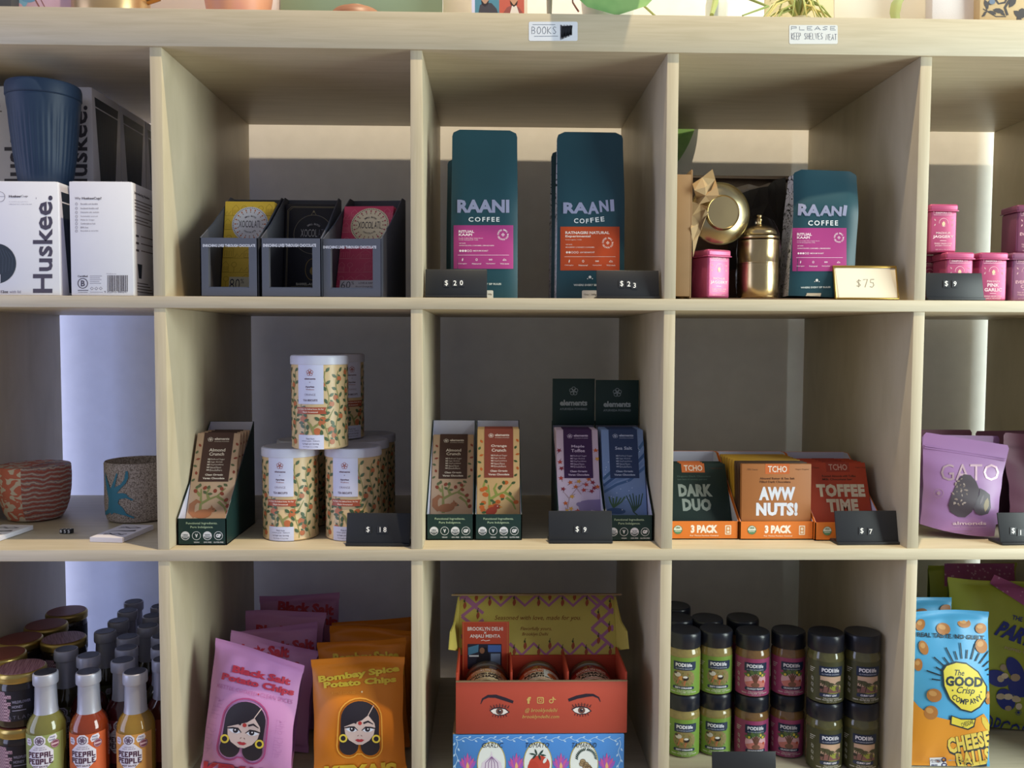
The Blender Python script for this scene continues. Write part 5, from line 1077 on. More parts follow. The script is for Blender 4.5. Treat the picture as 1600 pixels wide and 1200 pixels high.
for sx, x0 in ((-1, 356), (1, 925)):
    X = lambda d: x0 + sx * d
    br = [(X(108), 788), (X(95), 758), (X(60), 740), (X(10), 737), (X(-50), 752), (X(-105), 772)] if sx < 0 else [(x0 - 105, 762), (x0 - 50, 742), (x0 + 10, 730), (x0 + 55, 728), (x0 + 90, 745), (x0 + 102, 772)]
    if sx < 0: br = [(253, 786), (265, 755), (300, 736), (350, 736), (410, 755), (463, 774)]
    A.ln(br, [4, 12, 18, 22, 22, 18] if sx < 0 else [20, 22, 22, 16, 10, 4], ik, 1)
    cx = 375 if sx < 0 else 905; cy = 833 if sx < 0 else 826
    A.p([(cx - 66, cy - 6), (cx - 40, cy - 22), (cx, cy - 28), (cx + 40, cy - 18), (cx + 66, cy + 6), (cx + 30, cy + 26), (cx - 10, cy + 30), (cx - 45, cy + 16)], ik, 1).p([(cx - 58, cy - 3), (cx - 36, cy - 15), (cx, cy - 20), (cx + 36, cy - 12), (cx + 56, cy + 5), (cx + 28, cy + 20), (cx - 10, cy + 24), (cx - 42, cy + 13)], '#e3dcd8', 2)
    A.e(cx, cy, 23, 22, '#6a4a44', 3).e(cx, cy, 10, 10, ik, 4).e(cx + 4, cy - 6, 3.5, 3.5, '#efeae8', 5, 8).ln([(cx - 66, cy - 14), (cx - 30, cy - 34), (cx + 20, cy - 38), (cx + 60, cy - 20)], 5, '#8a4a40', 2)
    for k in range(7): u = -50 + k * 17; A.ln([(cx + u, cy - 28 + abs(u) * .15), (cx + u * 1.2, cy - 50 + abs(u) * .25)], 3.5, ik, 3)
    for k in range(6): u = -40 + k * 16; A.ln([(cx + u, cy + 26 - abs(u) * .1), (cx + u * 1.15, cy + 44 - abs(u) * .25)], 3.5, ik, 3)
A.t('f', 551, 740, 578, 784, gd, .05).r(617, 741, 662, 783, gd, 1, 9).r(623, 747, 656, 777, RDB, 2, 6).ring(640, 762, 11, 11, 4, gd, 3).e(650, 752, 2.5, 2.5, gd, 3, 8)
A.ring(709, 768, 15, 14, 6, gd, 1, 20, 0, 300).r(717, 740, 724, 770, gd).ln([(720, 741), (728, 755), (739, 758)], 6, gd, 1)
A.t('@ brooklyndelhi', 540, 812, 746, 845, gd, .0, 2, 0, .3).t('brooklyndelhi.com', 523, 856, 760, 885, gd, .0, 2, 0, .3)
A.put(b, plane((0, 0, 0), (1, 0, 0), (0, 0, 1), 1, C4, M)); b.build('front_panel', t)
for s in (-1, 1): B().box(*sorted((s * bw / 2, s * (bw / 2 - .003))), .003, bd, 0, bh + .012, RDI, .0006).build('side_panel', t)
b = B().box(-bw / 2, bw / 2, bd - .003, bd, 0, bh, RDI, .0006); b.build('back_panel', t); B().box(-bw / 2 + .003, bw / 2 - .003, .003, bd - .003, 0, .002, RDI).build('base', t)
for k in (-1, 1): B().box(k * bw / 6 - .0035, k * bw / 6 - .0005, .02, bd - .004, .002, bh + .006, RDI, .0005).build('divider', t)
# lid: leaning back from the hinge
LA = 27.; LL = .093; LM = Matrix.Translation((0, bd, bh)) @ Matrix.Rotation(R_(-LA), 4, 'X')
b = B().box(-bw / 2, bw / 2, 0, .003, 0, LL, LIDY, .0006, LM); A = Art(); vi = '#a4688f'; ch = '#9a4a30'
S = plane(LM @ Vector((0, 0, 0)), (1, 0, 0), LM.to_3x3() @ Vector((0, 0, 1)), 1, C4, M)
def zig(y0, y1, xs): A.ln([(x, y0 if k % 2 else y1) for k, x in enumerate(xs)], 20, vi, 1)
xs = [70 + 78 * k for k in range(15)]; zig(80, 150, xs); zig(470, 395, [440 + 78 * k for k in range(9)])
for k in range(3): A.ln([(130, 90 + 130 * k), (270, 200 + 130 * k)], 20, vi, 1).ln([(270, 110 + 130 * k), (130, 220 + 130 * k)], 20, vi, 1)
for k in range(3): A.ln([(970, 190 + 110 * k), (1110, 60 + 110 * k)], 20, vi, 1).ln([(970, 80 + 110 * k), (1110, 200 + 110 * k)], 20, vi, 1)
def chili(x, y, l=50):
    A.leaf(x, y + 10, l, 22, 96, ch, 3).leaf(x - 2, y - l * .36, 20, 13, 90, '#4a4a2a', 4).ln([(x - 2, y - l * .5), (x + 3, y - l * .78)], 4, '#4a4a2a', 4)
for x, y in [(150, 140), (235, 205), (312, 120), (470, 120), (628, 122), (782, 122), (940, 122), (1015, 210), (1090, 140), (1085, 290), (1015, 365), (1090, 440), (935, 440), (782, 440), (628, 440), (470, 440), (225, 90), (384, 85), (700, 85), (860, 85), (540, 400), (700, 400), (850, 400)]: chili(x, y)
A.t('Seasoned with love, made for you.', 345, 213, 902, 252, '#7e3a1a', .0, 2, 0, .25).t('Flavorfully yours,', 512, 288, 712, 316, '#7e3a1a', .0, 2, 0, .25).t('Brooklyn Delhi', 522, 324, 688, 350, '#7e3a1a', .0, 2, 0, .25)
A.put(b, S, box=(112, 76, 1112, 482)); b.build('lid', t)
for s in (-1, 1):
    q = B(); w0 = s * bw / 2
    q.ext([LM @ Vector(p_) for p_ in ((w0, 0, .006), (w0 + s * .012, -.034, .004), (w0 + s * .010, -.040, .03), (w0 + s * .004, -.018, .05), (w0, -.006, LL - .004), (w0, 0, LL - .004))], (s * .0025, 0, 0), LIDY)
    q.build('lid_flap', t)
q = B(); q.ext([LM @ Vector(p_) for p_ in ((-bw / 2 - .006, 0, LL), (bw / 2 + .004, 0, LL), (bw / 2 + .009, -.026, LL - .006), (-bw / 2 - .012, -.026, LL - .006))], (0, 0, .0025), EDGE); q.build('lid_tuck_flap', t)
# card and jars
cw = .0735
q = at(759.5, 1000, by + .045); CMx = MX((q.x - .001, by + .0965, oz + .004), -2.5, 0, 0); b = B().box(-cw / 2, cw / 2, 0, .0012, 0, .128, RDI, .0004); A = Art()
S = plane((0, 0, 0), (1, 0, 0), (0, 0, 1), 1, C4, CMx)
A.t('BROOKLYN DELHI', 168, 288, 397, 312, '#ece0dc', .02).t('×', 274, 318, 290, 332, '#ece0dc', .02).t('ANJALI MEHTA', 183, 336, 380, 364, '#ece0dc', .02).ln([(255, 376), (270, 372), (285, 378), (312, 373)], 4, '#ece0dc', 2)
A.ln([(140, 600), (140, 256), (425, 256), (425, 600)], 4, '#c9784a', 2)
A.r(168, 398, 388, 560, '#2a2a3a', 2).p([(172, 420), (240, 402), (236, 450), (172, 470)], '#4a7a9a', 3).r(300, 405, 384, 450, '#4a6ab0', 3).p([(225, 500), (262, 420), (290, 420), (310, 470), (312, 540), (222, 540)], '#1a1820', 4).e(262, 440, 16, 20, '#8a6048', 5).r(178, 470, 240, 480, '#c9d0d8', 4).r(318, 460, 380, 540, '#7a8aa8', 3)
A.put(b, S, box=(128, 240, 440, 700)); tag(place(b.build('recipe_card'), CMx), 'red printed card standing in the open box behind the left jar', 'card')
GLS = mt('#7a4a2a', .08, spec=.5, coat=.5, var=.25, vs=60)
for k, (px, col, l1, l2, bg_, hd, lab) in enumerate(((762, '#6a4a28', 'ROASTED GARLIC', 'ACHAAR', '#d6c4a0', '#c09058', 'glass jar with tan roasted garlic label lying in the red box'), (845.5, '#8a4a20', 'MANGO', 'CHUTNEY', '#dcc9ae', '#c2622e', 'glass jar with orange mango label in the middle of the red box'), (928.5, '#7a2a1c', 'TOMATO', 'ACHAAR', '#d2b09a', '#a8382e', 'glass jar with red tomato label at the right of the red box'))):
    r = .0345; q = at(px - 1.5, 1050, by + .035); JM = MX((q.x, by + .014, oz + .0372), -88, 0, 0); t = place(thing('achaar_jar', lab, 'jar', group='achaar jars in the red box'), JM)
    B().lathe([(.030, 0), (.0335, .002), (r, .006), (r, .058), (.0325, .064), (.031, .068)], mt(col, .08, spec=.5, coat=.5, var=.25, vs=60), 48).build('glass', t)
    A = Art().r(-46, 12, 46, 52, bg_, 1).r(-46, 12, 46, 24, hd, 2).t('BROOKLYN DELHI', -25, 14.5, 22, 22, '#ecd9cc', .03, 3).t(l1, -25 - (4 if k == 0 else 0), 26.5, 25, 34, '#2e221e', .05, 3).t(l2, -20, 35.5, 20, 43, '#2e221e', .05, 3).r(-46, 46, 46, 47.4, hd, 2).t('Indian sauce made in small batches', -24, 48.5, 24, 51, '#6a5040', .0, 3)
    if k == 1: A.r(6, 14, 34, 40, '#d8d4cc', 4).e(20, 32, 9, 8, '#c06a3a', 5).t('Savory Sweet', 10, 17, 30, 20, '#6a5040', .0, 5).r(36, 30, 44, 44, '#3a3230', 4)
    q2 = B(); A.put(q2, cyl(r, 0, 0, .060, .001, .0001), (2.5, 0), r=.45, box=(-46, 12, 46, 52)); q2.build('label', t)
    B().lathe([(.0318, .0672), (.0338, .068), (.0342, .071), (.0342, .078), (.033, .080), (.0002, .0802)], mt('#8a8272', .3, .8), 48).build('lid', t)

# ---- spice shakers, two high
SR = .0262; SH = .0972; SZ = Matrix.Diagonal((1.023, 1.023, .8565, 1))
CLR = mt('#8f8574', .12, spec=.5, coat=.4); CAPB = mt('#1c1f2a', .28, spec=.5)
def spice(name, base, powder, art_fn):
    t = thing('spice_shaker', 'x', 'spice jar', (0, 0, 0), 0, name + ' spice shakers')
    B().lathe([(.0225, 0), (.0248, .002), (.0256, .006), (.0256, .074), (.0248, .080), (.0238, .083), (.0238, .087)], mt(powder, .12, spec=.5, coat=.5, var=.22, vs=160), 44, SZ).build('glass', t)
    B().lathe([(.0247, .0855), (.0253, .0865), (.0253, .108), (.0247, .1115), (.0235, .1130), (.0205, .1126), (.0002, .1126)], CAPB, 44, SZ).build('cap', t)
    A = Art().r(-40, 0, 40, 66, base, 1); nv = '#1c2b48'
    A.p([(-13, 7), (27, 7), (27, 18), (24, 22), (-13, 22)], nv, 4).t('PODI', -9, 9.5, 9, 16, '#dcdce6', .05, 5).t('life', 10.5, 9.5, 19.5, 16, '#dcdce6', .03, 5).t('ALL PURPOSE SEASONING', -9, 18.2, 20, 20.2, '#a8aec0', .02, 5)
    art_fn(A)
    A.t('TOSS, COOK & SPRINKLE', -6, 57.5, 20, 59.2, '#e0dcd4', .02, 3).t('VEGAN · GLUTEN FREE · LOW SODIUM', -18, 60, 28, 61.8, '#e0dcd4', .02, 3).t('NET WT 2.1 OZ', 0, 63, 16, 64.4, '#d0ccc4', 0, 3)
    for k in range(3): A.r(-30, 12 + 3 * k, -20 - 2 * k, 13 + 3 * k, '#d0d0c8', 3)
    for k in range(3): A.ring(-25, 30 + 10 * k, 2.4, 2.8, .6, '#c8c8c0', 3, 12).ln([(-27, 26 + 10 * k), (-23, 34 + 10 * k)], .5, '#c8c8c0', 3)
    q = B(); A.put(q, cyl(SR, 0, 0, .0605, .00088, .0001, R_(-19)), (2.5, 0), r=.35, spec=.5, box=(-40, 0, 40, 66)); q.build('label', t); return t
def a_green(A):
    random.seed(31); A.e(5, 36, 20, 16, '#86784e', 2, 28)
    for k in range(46): A.leaf(random.uniform(-12, 22), random.uniform(24, 50), random.uniform(3, 7), 1.6, random.uniform(60, 120), ('#6a7a3a', '#9a8a5a', '#8a5a3a', '#5a6a34')[k % 4], 3)
    A.e(-5, 30, 5.5, 4, '#c8c4bc', 4).e(-9, 27, 3, 2, '#4a4038', 5).e(8, 36, 6, 4.2, '#2c2624', 4).e(8, 34, 4, 2, '#d8d4d0', 5).ln([(-2, 34), (-6, 46)], 2, '#b06a4a', 4).ln([(8, 40), (6, 49)], 2, '#b06a4a', 4).e(1, 36, 4, 4, '#c08a4a', 4)
    A.r(-14, 50.5, 24, 56, '#1c2b48', 4, 2.6).t('ZESTY CORIANDER', -10, 51.8, 20, 54.8, '#dcdce6', .04, 5)
def a_pink(A):
    A.e(6, 38, 19, 17, '#d8a8b0', 2, 28).p([(-12, 42), (8, 36), (24, 42), (22, 50), (-8, 50)], '#c87a72', 3)
    for k in range(7): A.leaf(6 + 15 * math.cos(R_(200 + 23 * k)), 32 + 9 * math.sin(R_(200 + 23 * k)), 13, 6, 200 + 23 * k, '#42583a' if k % 2 else '#5a6e40', 4)
    for x, y in ((-6, 29), (18, 29), (14, 25)): A.e(x, y, 2, 2.4, '#d0b848', 5, 10)
    for k in range(5): A.ln([(6, 44), (0 + 3 * k, 26 + abs(k - 2) * 2)], 2.2, '#6a4438', 5)
    A.e(6, 46, 7, 4.5, '#7a5244', 5).e(20, 40, 2.4, 2.4, '#b8503a', 4)
    A.r(-12, 50, 24, 55.6, '#1c2b48', 5, 2.6).t('CRUNCHY PEANUT', -8, 51.3, 20, 54.3, '#dcdce6', .04, 6)
def a_olive(A):
    A.r(-11, 23, 24, 49, '#c9a890', 2).e(10, 44, 14, 7, '#8f9440', 3).p([(-11, 42), (0, 38), (10, 46), (24, 44), (24, 49), (-11, 49)], '#7a5450', 4); random.seed(33)
    for cx, cy, n in ((-4, 30, 7), (4, 33, 7), (20, 31, 6)):
        for k in range(n): a_ = 20 + k * 25; A.leaf(cx + 5 * math.cos(R_(a_)), cy + 4 * math.sin(R_(a_)), 9, 2.6, a_, '#4a4a34', 5)
        A.ln([(cx, cy), (cx - 3, 48)], 1.2, '#3a3228', 5)
    A.e(-9, 41, 2.6, 2.6, '#2a2624', 6).e(17, 42, 3.4, 3.6, '#5a4a44', 6)
    A.r(-12, 50.5, 22, 56, '#243050', 4, 2.6).t('CURRY LEAF', -6, 51.8, 16, 54.8, '#dcdce6', .04, 5)
GRs = spice('zesty coriander', '#6f8f3c', '#8a7a48', a_green); PKs = spice('crunchy peanut', '#98406a', '#7a5a34', a_pink); OLs = spice('curry leaf', '#45462c', '#5a5632', a_olive)
sy = .118; OLs.scale = (1.02, 1.02, 1.06)
sx = lambda px: at(px, 1040, sy).x
cols = [(sx(1069), GRs, 'green', 'beside the divider'), (sx(1120), GRs, 'green', 'second from the divider'), (sx(1174.5), PKs, 'pink', 'left of the pink pair'), (sx(1231), PKs, 'pink', 'right of the pink pair'), (.6190, OLs, 'olive', 'left of the olive pair'), (.6738, OLs, 'olive', 'right of the olive pair by the side panel')]
used_ = set()
for k, (x, src, nm, wh) in enumerate(cols):
    y = sy + (.004, .008, -.002, 0, -.042, -.043)[k]
    for lv in (1, 0):
        lab = '%s labelled spice shaker %s, %s layer' % (nm, wh, 'top' if lv else 'bottom'); z = ZC + lv * SH * (1.06 if src is OLs else 1); yw = R_((-3, 5, 2, 3, 4, 6)[k] + (6 if not lv else 0) * (-1) ** k)
        if src not in used_: used_.add(src); src.location = (x, y, z); src.rotation_euler = (0, 0, yw); src['label'] = lab
        else: dup(src, (x, y, z), lab, yw)
for x, y, src, lab in ((sx(1069) + .002, .181, GRs, 'green spice shaker in the second row beside the divider'), (sx(1120) - .001, .178, GRs, 'green spice shaker in the second row behind the second green one'), (sx(1069) + .012, .243, GRs, 'green spice shaker in the third row, rearmost black cap'), (sx(1174.5) + .003, .180, PKs, 'pink spice shaker directly behind the left pink one')):
    dup(src, (x, y, ZC + SH), lab, R_(9)); dup(src, (x, y, ZC), lab.replace('spice shaker', 'spice shaker in the bottom layer'), R_(4))
price_sign(1113, 1213, 1220, .022, ZC, (), 0, .0445, 'black price sign cut by the bottom picture edge before the spice shakers', 6)

# ---- cheese ball and popcorn bags
C7 = (1410, 870, 3.6368)
CYAN = mt('#4f9fcf', .38, spec=.45, var=.05, vs=20); LIME = mt('#9ca63c', .42, spec=.45, var=.04, vs=20); PINKD = node_mat('pink_dotted_film', lambda nt, p, tc: (lambda v, r: (v.inputs['Scale'].__setattr__('default_value', 130), nt.links.new(tc.outputs['Object'], v.inputs['Vector']), nt.links.new(v.outputs['Distance'], r.inputs[0]), nt.links.new(r.outputs[0], p.inputs['Base Color'])))(nt.nodes.new('ShaderNodeTexVoronoi'), _ramp(nt, [(.2, '#c99ac0'), (.26, '#a4568c')])), .45)
CRX = at(1560, 1020, .05).x
A = Art(); ORGB = mt('#cf8a2e', .38, spec=.45, var=.04, vs=20); ink = '#26303a'
A.p([(40, 790), (90, 850), (160, 900), (260, 925), (400, 925), (460, 890), (480, 920), (560, 1000), (640, 1250), (40, 1250)], ORGB, 1)
random.seed(17)
for x, y, rx, ry, rt in ((100, 385, 26, 34, 20), (230, 408, 40, 34, 20), (348, 376, 38, 26, 10), (443, 405, 32, 30, 0), (118, 515, 26, 42, -20), (446, 506, 34, 42, -20), (88, 612, 24, 36, 0), (178, 786, 44, 38, 15), (160, 884, 40, 40, 20), (486, 800, 18, 38, 0)):
    A.e(x, y, rx, ry, '#a8703c', 2, 20, rt).e(x - rx * .2, y - ry * .3, rx * .55, ry * .4, '#c09058', 3, 14, rt)
A.tr('REAL TASTE. NO GUILT.', 275, 450, 390, 26, 3, ink, .03)
for k in range(17):
    a_ = R_(-172 + 10.8 * k); r0 = 140; r1 = 190 + (40 if k % 2 else 0); A.ln([(352 + r0 * math.cos(a_), 720 + r0 * math.sin(a_) * 1.02), (352 + r1 * math.cos(a_), 720 + r1 * math.sin(a_) * 1.02)], 7, ink, 2)
bl_ = [(222, 640), (240, 612), (300, 592), (360, 600), (430, 650), (480, 735), (478, 800), (440, 855), (390, 885), (330, 870), (265, 810), (228, 730)]
A.p(bl_, ink, 3); cx_, cy_ = 352, 735; A.p([(cx_ + (x - cx_) * .93, cy_ + (y - cy_) * .94) for x, y in bl_], '#d6c64a', 4)
A.tr('The', 320, 657, 58, 34, 2, ink, .01, 5, .2).tr('GOOD', 348, 707, 212, 58, 2, ink, .045, 5).tr('Crisp', 356, 762, 104, 50, 3, ink, .01, 5, .25).e(282, 757, 5, 5, ink, 5, 8).e(444, 766, 5, 5, ink, 5, 8)
A.arc('COMPANY', 366, 706, 116, 32, 226, 136, ink, .02, 5, True)
A.p([(272, 897), (330, 917), (415, 918), (405, 965), (370, 982), (268, 952)], ink, 5).p([(279, 905), (330, 923), (408, 924), (398, 958), (368, 974), (275, 946)], '#d6c64a', 6).tr('CHEDDAR', 365, 944, 70, 26, -18, ink, .0, 7)
for txt, cx, cy, w_, h_, rt in (('CHEESE', 374, 1050, 244, 90, -11), ('BALLS', 402, 1142, 196, 90, -10)):
    A.tr(txt, cx + 5, cy + 6, w_ + 16, h_ + 14, rt, ink, .075, 3, 0, 1.06).tr(txt, cx, cy, w_, h_, rt, '#d2bb58', .05, 5, 0, 1.08)
A.p([(446, 905), (470, 915), (480, 935), (505, 945), (508, 970), (530, 985), (520, 1003), (470, 975), (450, 940)], '#c9b04a', 4)
A.p([(152, 1140), (240, 1136), (255, 1192), (155, 1197)], '#d8dcec', 4).t('GLUTEN', 158, 1150, 212, 1168, '#3a3a6a', .03, 5).t('FREE', 162, 1176, 196, 1190, '#3a3a6a', .03, 5).ring(232, 1152, 15, 15, 7, '#2e2a5a', 5).ring(234, 1180, 17, 12, 7, '#2e2a5a', 5)
pillow('cheese_ball_bag', 'blue and orange cheese ball bag with yellow round badge at the front', 'snack bag', 'cheese ball bags', MX(((.7196 + CRX) / 2, .066, ZC), -5, .5, -2), CRX - .7196, .231, .055, CYAN, A, C7, seed=8, seal=.03, crimp=False)
A = Art().tr('REAL TASTE. NO GUILT.', 1482, 962, 100, 9, -4, ink, .03)
for x, y in ((1440, 958), (1478, 952), (1504, 945)): A.e(x, y, 10, 8, '#8a5a34', 2, 16)
pillow('cheese_ball_bag', 'blue cheese ball bag directly behind the front one', 'snack bag', 'cheese ball bags', MX((.7885, .135, ZC), -4, 0, 2), .128, .236, .05, CYAN, A, (0, 0, 1), seed=9, seal=.03, crimp=False, step=(6, 6))
pillow('cheese_ball_bag', 'blue cheese ball bag folded over at the back by the divider', 'snack bag', 'cheese ball bags', MX((.803, .215, ZC), -6, -6, 8), .10, .252, .05, CYAN, None, None, seed=10, seal=.03, crimp=False, wrinkle=1.6)
nb = '#2e3a86'
def pop_art(s):
    A = Art()
    A.r(1400, 860, 1720, 917 if s else 908, PINKD, 1)
    return A
A = Art(); A.p([(494, 150), (720, 296), (720, 190), (520, 100)], PINKD, 1)
A.tr('THE PARTY', 705, 362, 170, 26, 14, nb, .02).tr('PARTY', 672, 448, 270, 92, 20, nb, .05, 2, .3).tr('POPPED WITH LOVE', 700, 545, 250, 16, 14, '#b0a080', .02)
for x, y, rx, ry, rt in ((640, 640, 40, 80, -30), (540, 690, 70, 46, 20), (585, 810, 50, 66, -30), (665, 735, 70, 60, 30)): A.e(x, y, rx, ry, nb, 2, 24, rt)
random.seed(19)
for k in range(10): A.e(random.uniform(540, 690), random.uniform(610, 860), random.uniform(16, 30), random.uniform(14, 24), ('#c4b494', '#a8967c', '#d6c8aa')[k % 3], 3, 9)
A.tr('POPCORN', 590, 980, 360, 100, 18, nb, .0).tr('THE SNACK THAT', 690, 1102, 220, 20, 16, nb, .02).tr('NEVER SLEEPS', 690, 1132, 200, 20, 16, nb, .02).e(657, 883, 8, 8, nb, 2, 12)
for k in range(10): a_ = R_(36 * k); A.ln([(657 + 11 * math.cos(a_), 883 + 11 * math.sin(a_)), (657 + 19 * math.cos(a_), 883 + 19 * math.sin(a_))], 3, nb, 2)
pillow('popcorn_bag', 'lime green popcorn bag with pink top at the right picture edge', 'snack bag', 'lime popcorn bags', MX((.936, .185, ZC), -5, 4, -4), .158, .243, .05, LIME, A, C7, seed=12, seal=.03, crimp=False)
A = Art().r(1475, 880, 1616, 916, PINKD, 1).tr('THE PARTY', 1528, 930, 60, 8, 2, nb, .02).tr('PARTY', 1515, 955, 85, 30, 2, nb, .05, 2, .3)
pillow('popcorn_bag', 'lime green popcorn bag standing behind the blue bags at the back', 'snack bag', 'lime popcorn bags', MX((.966, .285, ZC), -3, 0, 0), .160, .250, .05, LIME, A, (0, 0, 1), seed=13, seal=.03, crimp=False, step=(8, 8))
# ================================================================ goods along the top board
ZT = ZTOP + EPS
def edgex(px, y): return at(px, 20, y).x
def slab(name, label, cat, px0, px1, y, h, th, mat, tilt=-6., art=None):     # an upright board, book or card leaning back on the top board
    x0, x1 = edgex(px0, y), edgex(px1, y); w_ = x1 - x0; M = MX(((x0 + x1) / 2, y, ZT + th * math.sin(R_(-tilt))), tilt)
    b = B().box(-w_ / 2, w_ / 2, 0, th, 0, h, mat, min(.001, th / 4))
    if art: art(b, M, w_, h)
    return tag(place(b.build(name), M), label, cat)
slab('dark_book', 'dark grey book end cut by the upper left picture corner', 'book', -40, 17, .03, .2, .02, mt('#4a4a4e', .5))
def art_card(b, M, w_, h):
    A = Art(); A.e(30, 4, 13, 9, '#7aa9c9', 1).e(45, -8, 16, 12, '#6a98c0', 1).ln([(50, -10), (62, 12)], 2, '#8a5a58', 2).ln([(58, -12), (70, 11)], 1.2, '#8a5a58', 2); A.e(26, 12, 10, 8, '#c9a0b4', 1)
    A.put(b, plane((0, 0, 0), (1, 0, 0), (0, 0, 1), 1, (0, 0, 1), M))
slab('pink_card', 'pale pink card with a blue motif at the top left', 'card', 18, 122, .05, .15, .003, mt('#d8b8cc', .6), -5, art_card)
BR2 = mt('#d2b284', .3, .75); p = at(172, 20, .065)
t = thing('metal_pitcher', 'shiny brass and copper pitcher on the top board at the left', 'pitcher', (p.x, .07, ZT))
B().lathe([(.046, 0), (.050, .003), (.0515, .02), (.051, .07), (.048, .11), (.044, .14), (.042, .14), (.046, .1), (.048, .02), (.0003, .006)], BR2, 56).build('body', t)
B().tube([(.048, 0, .10), (.066, 0, .11), (.076, 0, .09), (.076, 0, .06), (.066, 0, .04), (.05, 0, .035)], .005, mt('#a87a4a', .25, 1.), 10).build('handle', t)
slab('white_board', 'plain white board standing between the pitcher and the peach pot', 'board', 225, 340, .135, .2, .004, mt('#e4e2ea', .6), -4)  # board added here in place of the brightly lit wall behind
PEACH = node_mat('peach_glaze', noisy((1, 1, 1), 14, [(.3, '#d08a72'), (.6, '#dfa07e'), (.8, '#cf8f90')], 2), .45)
p = at(371, 12, .065); t = thing('peach_planter', 'peach pink ceramic planter on the top board', 'planter', (p.x, .07, ZT))
B().lathe([(.036, 0), (.041, .004), (.047, .04), (.054, .10), (.0565, .12), (.053, .121), (.045, .05), (.0003, .02)], PEACH, 48).build('pot', t)
B().lathe([(.053, .11), (.0003, .112)], mt('#3a2c22', .9), 32, cap=False).build('soil', t)
slab('lit_wall_card', 'narrow white card edge beside the sage green board', 'card', 400, 437, .09, .2, .003, mt('#e8e6ea', .6), -3)  # pale strip added where only the lit wall shows
SAGE = mt('#8fa58c', .65, var=.03)
slab('sage_board', 'large sage green board standing behind the wooden bowl', 'board', 437, 691, .085, .26, .006, SAGE, -5)
WOODB = node_mat('turned_wood', noisy((4, 4, 40), 6, [(.3, '#8a5c46'), (.7, '#a8765a')], 4), .45)
p = at(556, 14, .042); t = thing('wooden_bowl', 'upturned brown wooden bowl in front of the sage green board', 'bowl', (p.x, .048, ZT))
B().lathe([(.0405, 0), (.0405, .002), (.0375, .009), (.031, .0155), (.021, .0195), (.018, .0197), (.017, .0215), (.0003, .0217)], WOODB, 48).build('body', t)
slab('lit_wall_cream', 'cream board between the sage board and the illustrated book', 'board', 692, 745, .10, .22, .004, mt('#ece4d4', .6), -4)  # added piece, its cream tone replaces lit wall seen through this gap
def men(b, M, w_, h):
    A = Art(); A.r(742, -60, 780, 40, '#4a7f96', 1).r(780, -60, 819, 40, '#b8584a', 1).r(737, -60, 742, 40, '#c9c8e4', 1)
    A.p([(747, 24), (750, 8), (757, 4), (768, 5), (776, 14), (779, 24)], '#3d3c48', 2).e(758, -2, 6, 8, '#b08a74', 3).p([(752, 0), (758, 8), (764, 0), (763, 6), (758, 10), (753, 6)], '#2a2630', 4).r(752, -6, 764, -3.5, '#1e1e26', 4)
    A.p([(784, 24), (792, 12), (800, 8), (810, 11), (818, 22), (818, 24)], '#8a4a48', 2).p([(796, 24), (800, 9), (807, 9), (812, 24)], '#d8cfc8', 3).e(803, 0, 6, 8, '#b98a70', 3).p([(797, 1), (803, 9), (809, 1), (808, 7), (803, 11), (798, 7)], '#2e2424', 4).r(797, -6, 809, -2, '#2e2424', 4)
    A.r(819, -60, 824, 40, '#d8c8b4', 1); A.put(b, plane((0, 0, 0), (1, 0, 0), (0, 0, 1), 1, (0, 0, 1), M))
slab('illustrated_book', 'book cover with two drawn bearded men on blue and red', 'book', 737, 824, .03, .14, .014, mt('#d8d0c8', .55), -7, men)
PALE = mt('#d8cfc0', .5); p = at(859, 18, .05); t = thing('vine_vase', 'slim pale vase holding a trailing vine stem on the top board', 'vase', (p.x, .06, ZT))
B().lathe([(.0035, 0), (.0042, .001), (.0036, .02), (.0044, .05), (.009, .09), (.013, .12), (.009, .15)], PALE, 24).build('body', t)
B().tube([at(893, -14, .03) - Vector((p.x, .06, ZT)), at(895, 4, .022) - Vector((p.x, .06, ZT)), at(900, 12, .012) - Vector((p.x, .06, ZT)), at(904, 18, .009) - Vector((p.x, .06, ZT))], .0013, mt('#a8705a', .6), 6).build('stem', t)
GREEN = node_mat('waxy_leaf', noisy((1, 1, 1), 30, [(.35, '#7ba866'), (.65, '#97bf78')], 2), .35, .5); GREENP = mt('#a3b06a', .4)
def leafmesh(b, base, tip, width, droop, mat, n=12, fold=.12, up=Vector((0, -.3, 1)), ex=.75):
    base, tip = Vector(base), Vector(tip); ax = tip - base; L = ax.length; side = ax.cross(up).normalized(); nrm = side.cross(ax).normalized()
    def pt(u, v):
        w_ = width * math.sin(math.pi * min(1, .04 + v * .96)) ** ex * (2 * u - 1) / 2
        return base + ax * v + side * w_ + nrm * (droop * math.sin(math.pi * v) + fold * abs(w_))
    b.grid(pt, 8, n, mat); return b
p = at(960, 20, .03); pc = Vector((p.x, .10, ZT)); t = thing('big_leaf_plant', 'plant with a big green leaf hanging over the front of the top board', 'plant', pc)
B().lathe([(.03, 0), (.034, .004), (.040, .06), (.043, .075), (.040, .076), (.036, .06), (.0003, .055)], mt('#e8e2d6', .5), 40).build('pot', t)
W = lambda px, py, y: at(px, py, y) - pc
b = leafmesh(B(), Vector((-.005, -.02, .17)), W(964, 24, .014), .150, .010, GREEN, 16, .06, Vector((0, -1, .4)), .36); b.build('leaf', t); b = leafmesh(B(), Vector((-.02, -.01, .15)), Vector((-.03, -.175, .125)), .135, .01, GREEN, 14); b.build('leaf', t)
b = B().tube([(0, 0, .05), (-.004, .004, .11), (-.01, 0, .16)], .002, GREENP, 8); b.build('leaf_stalk', t)
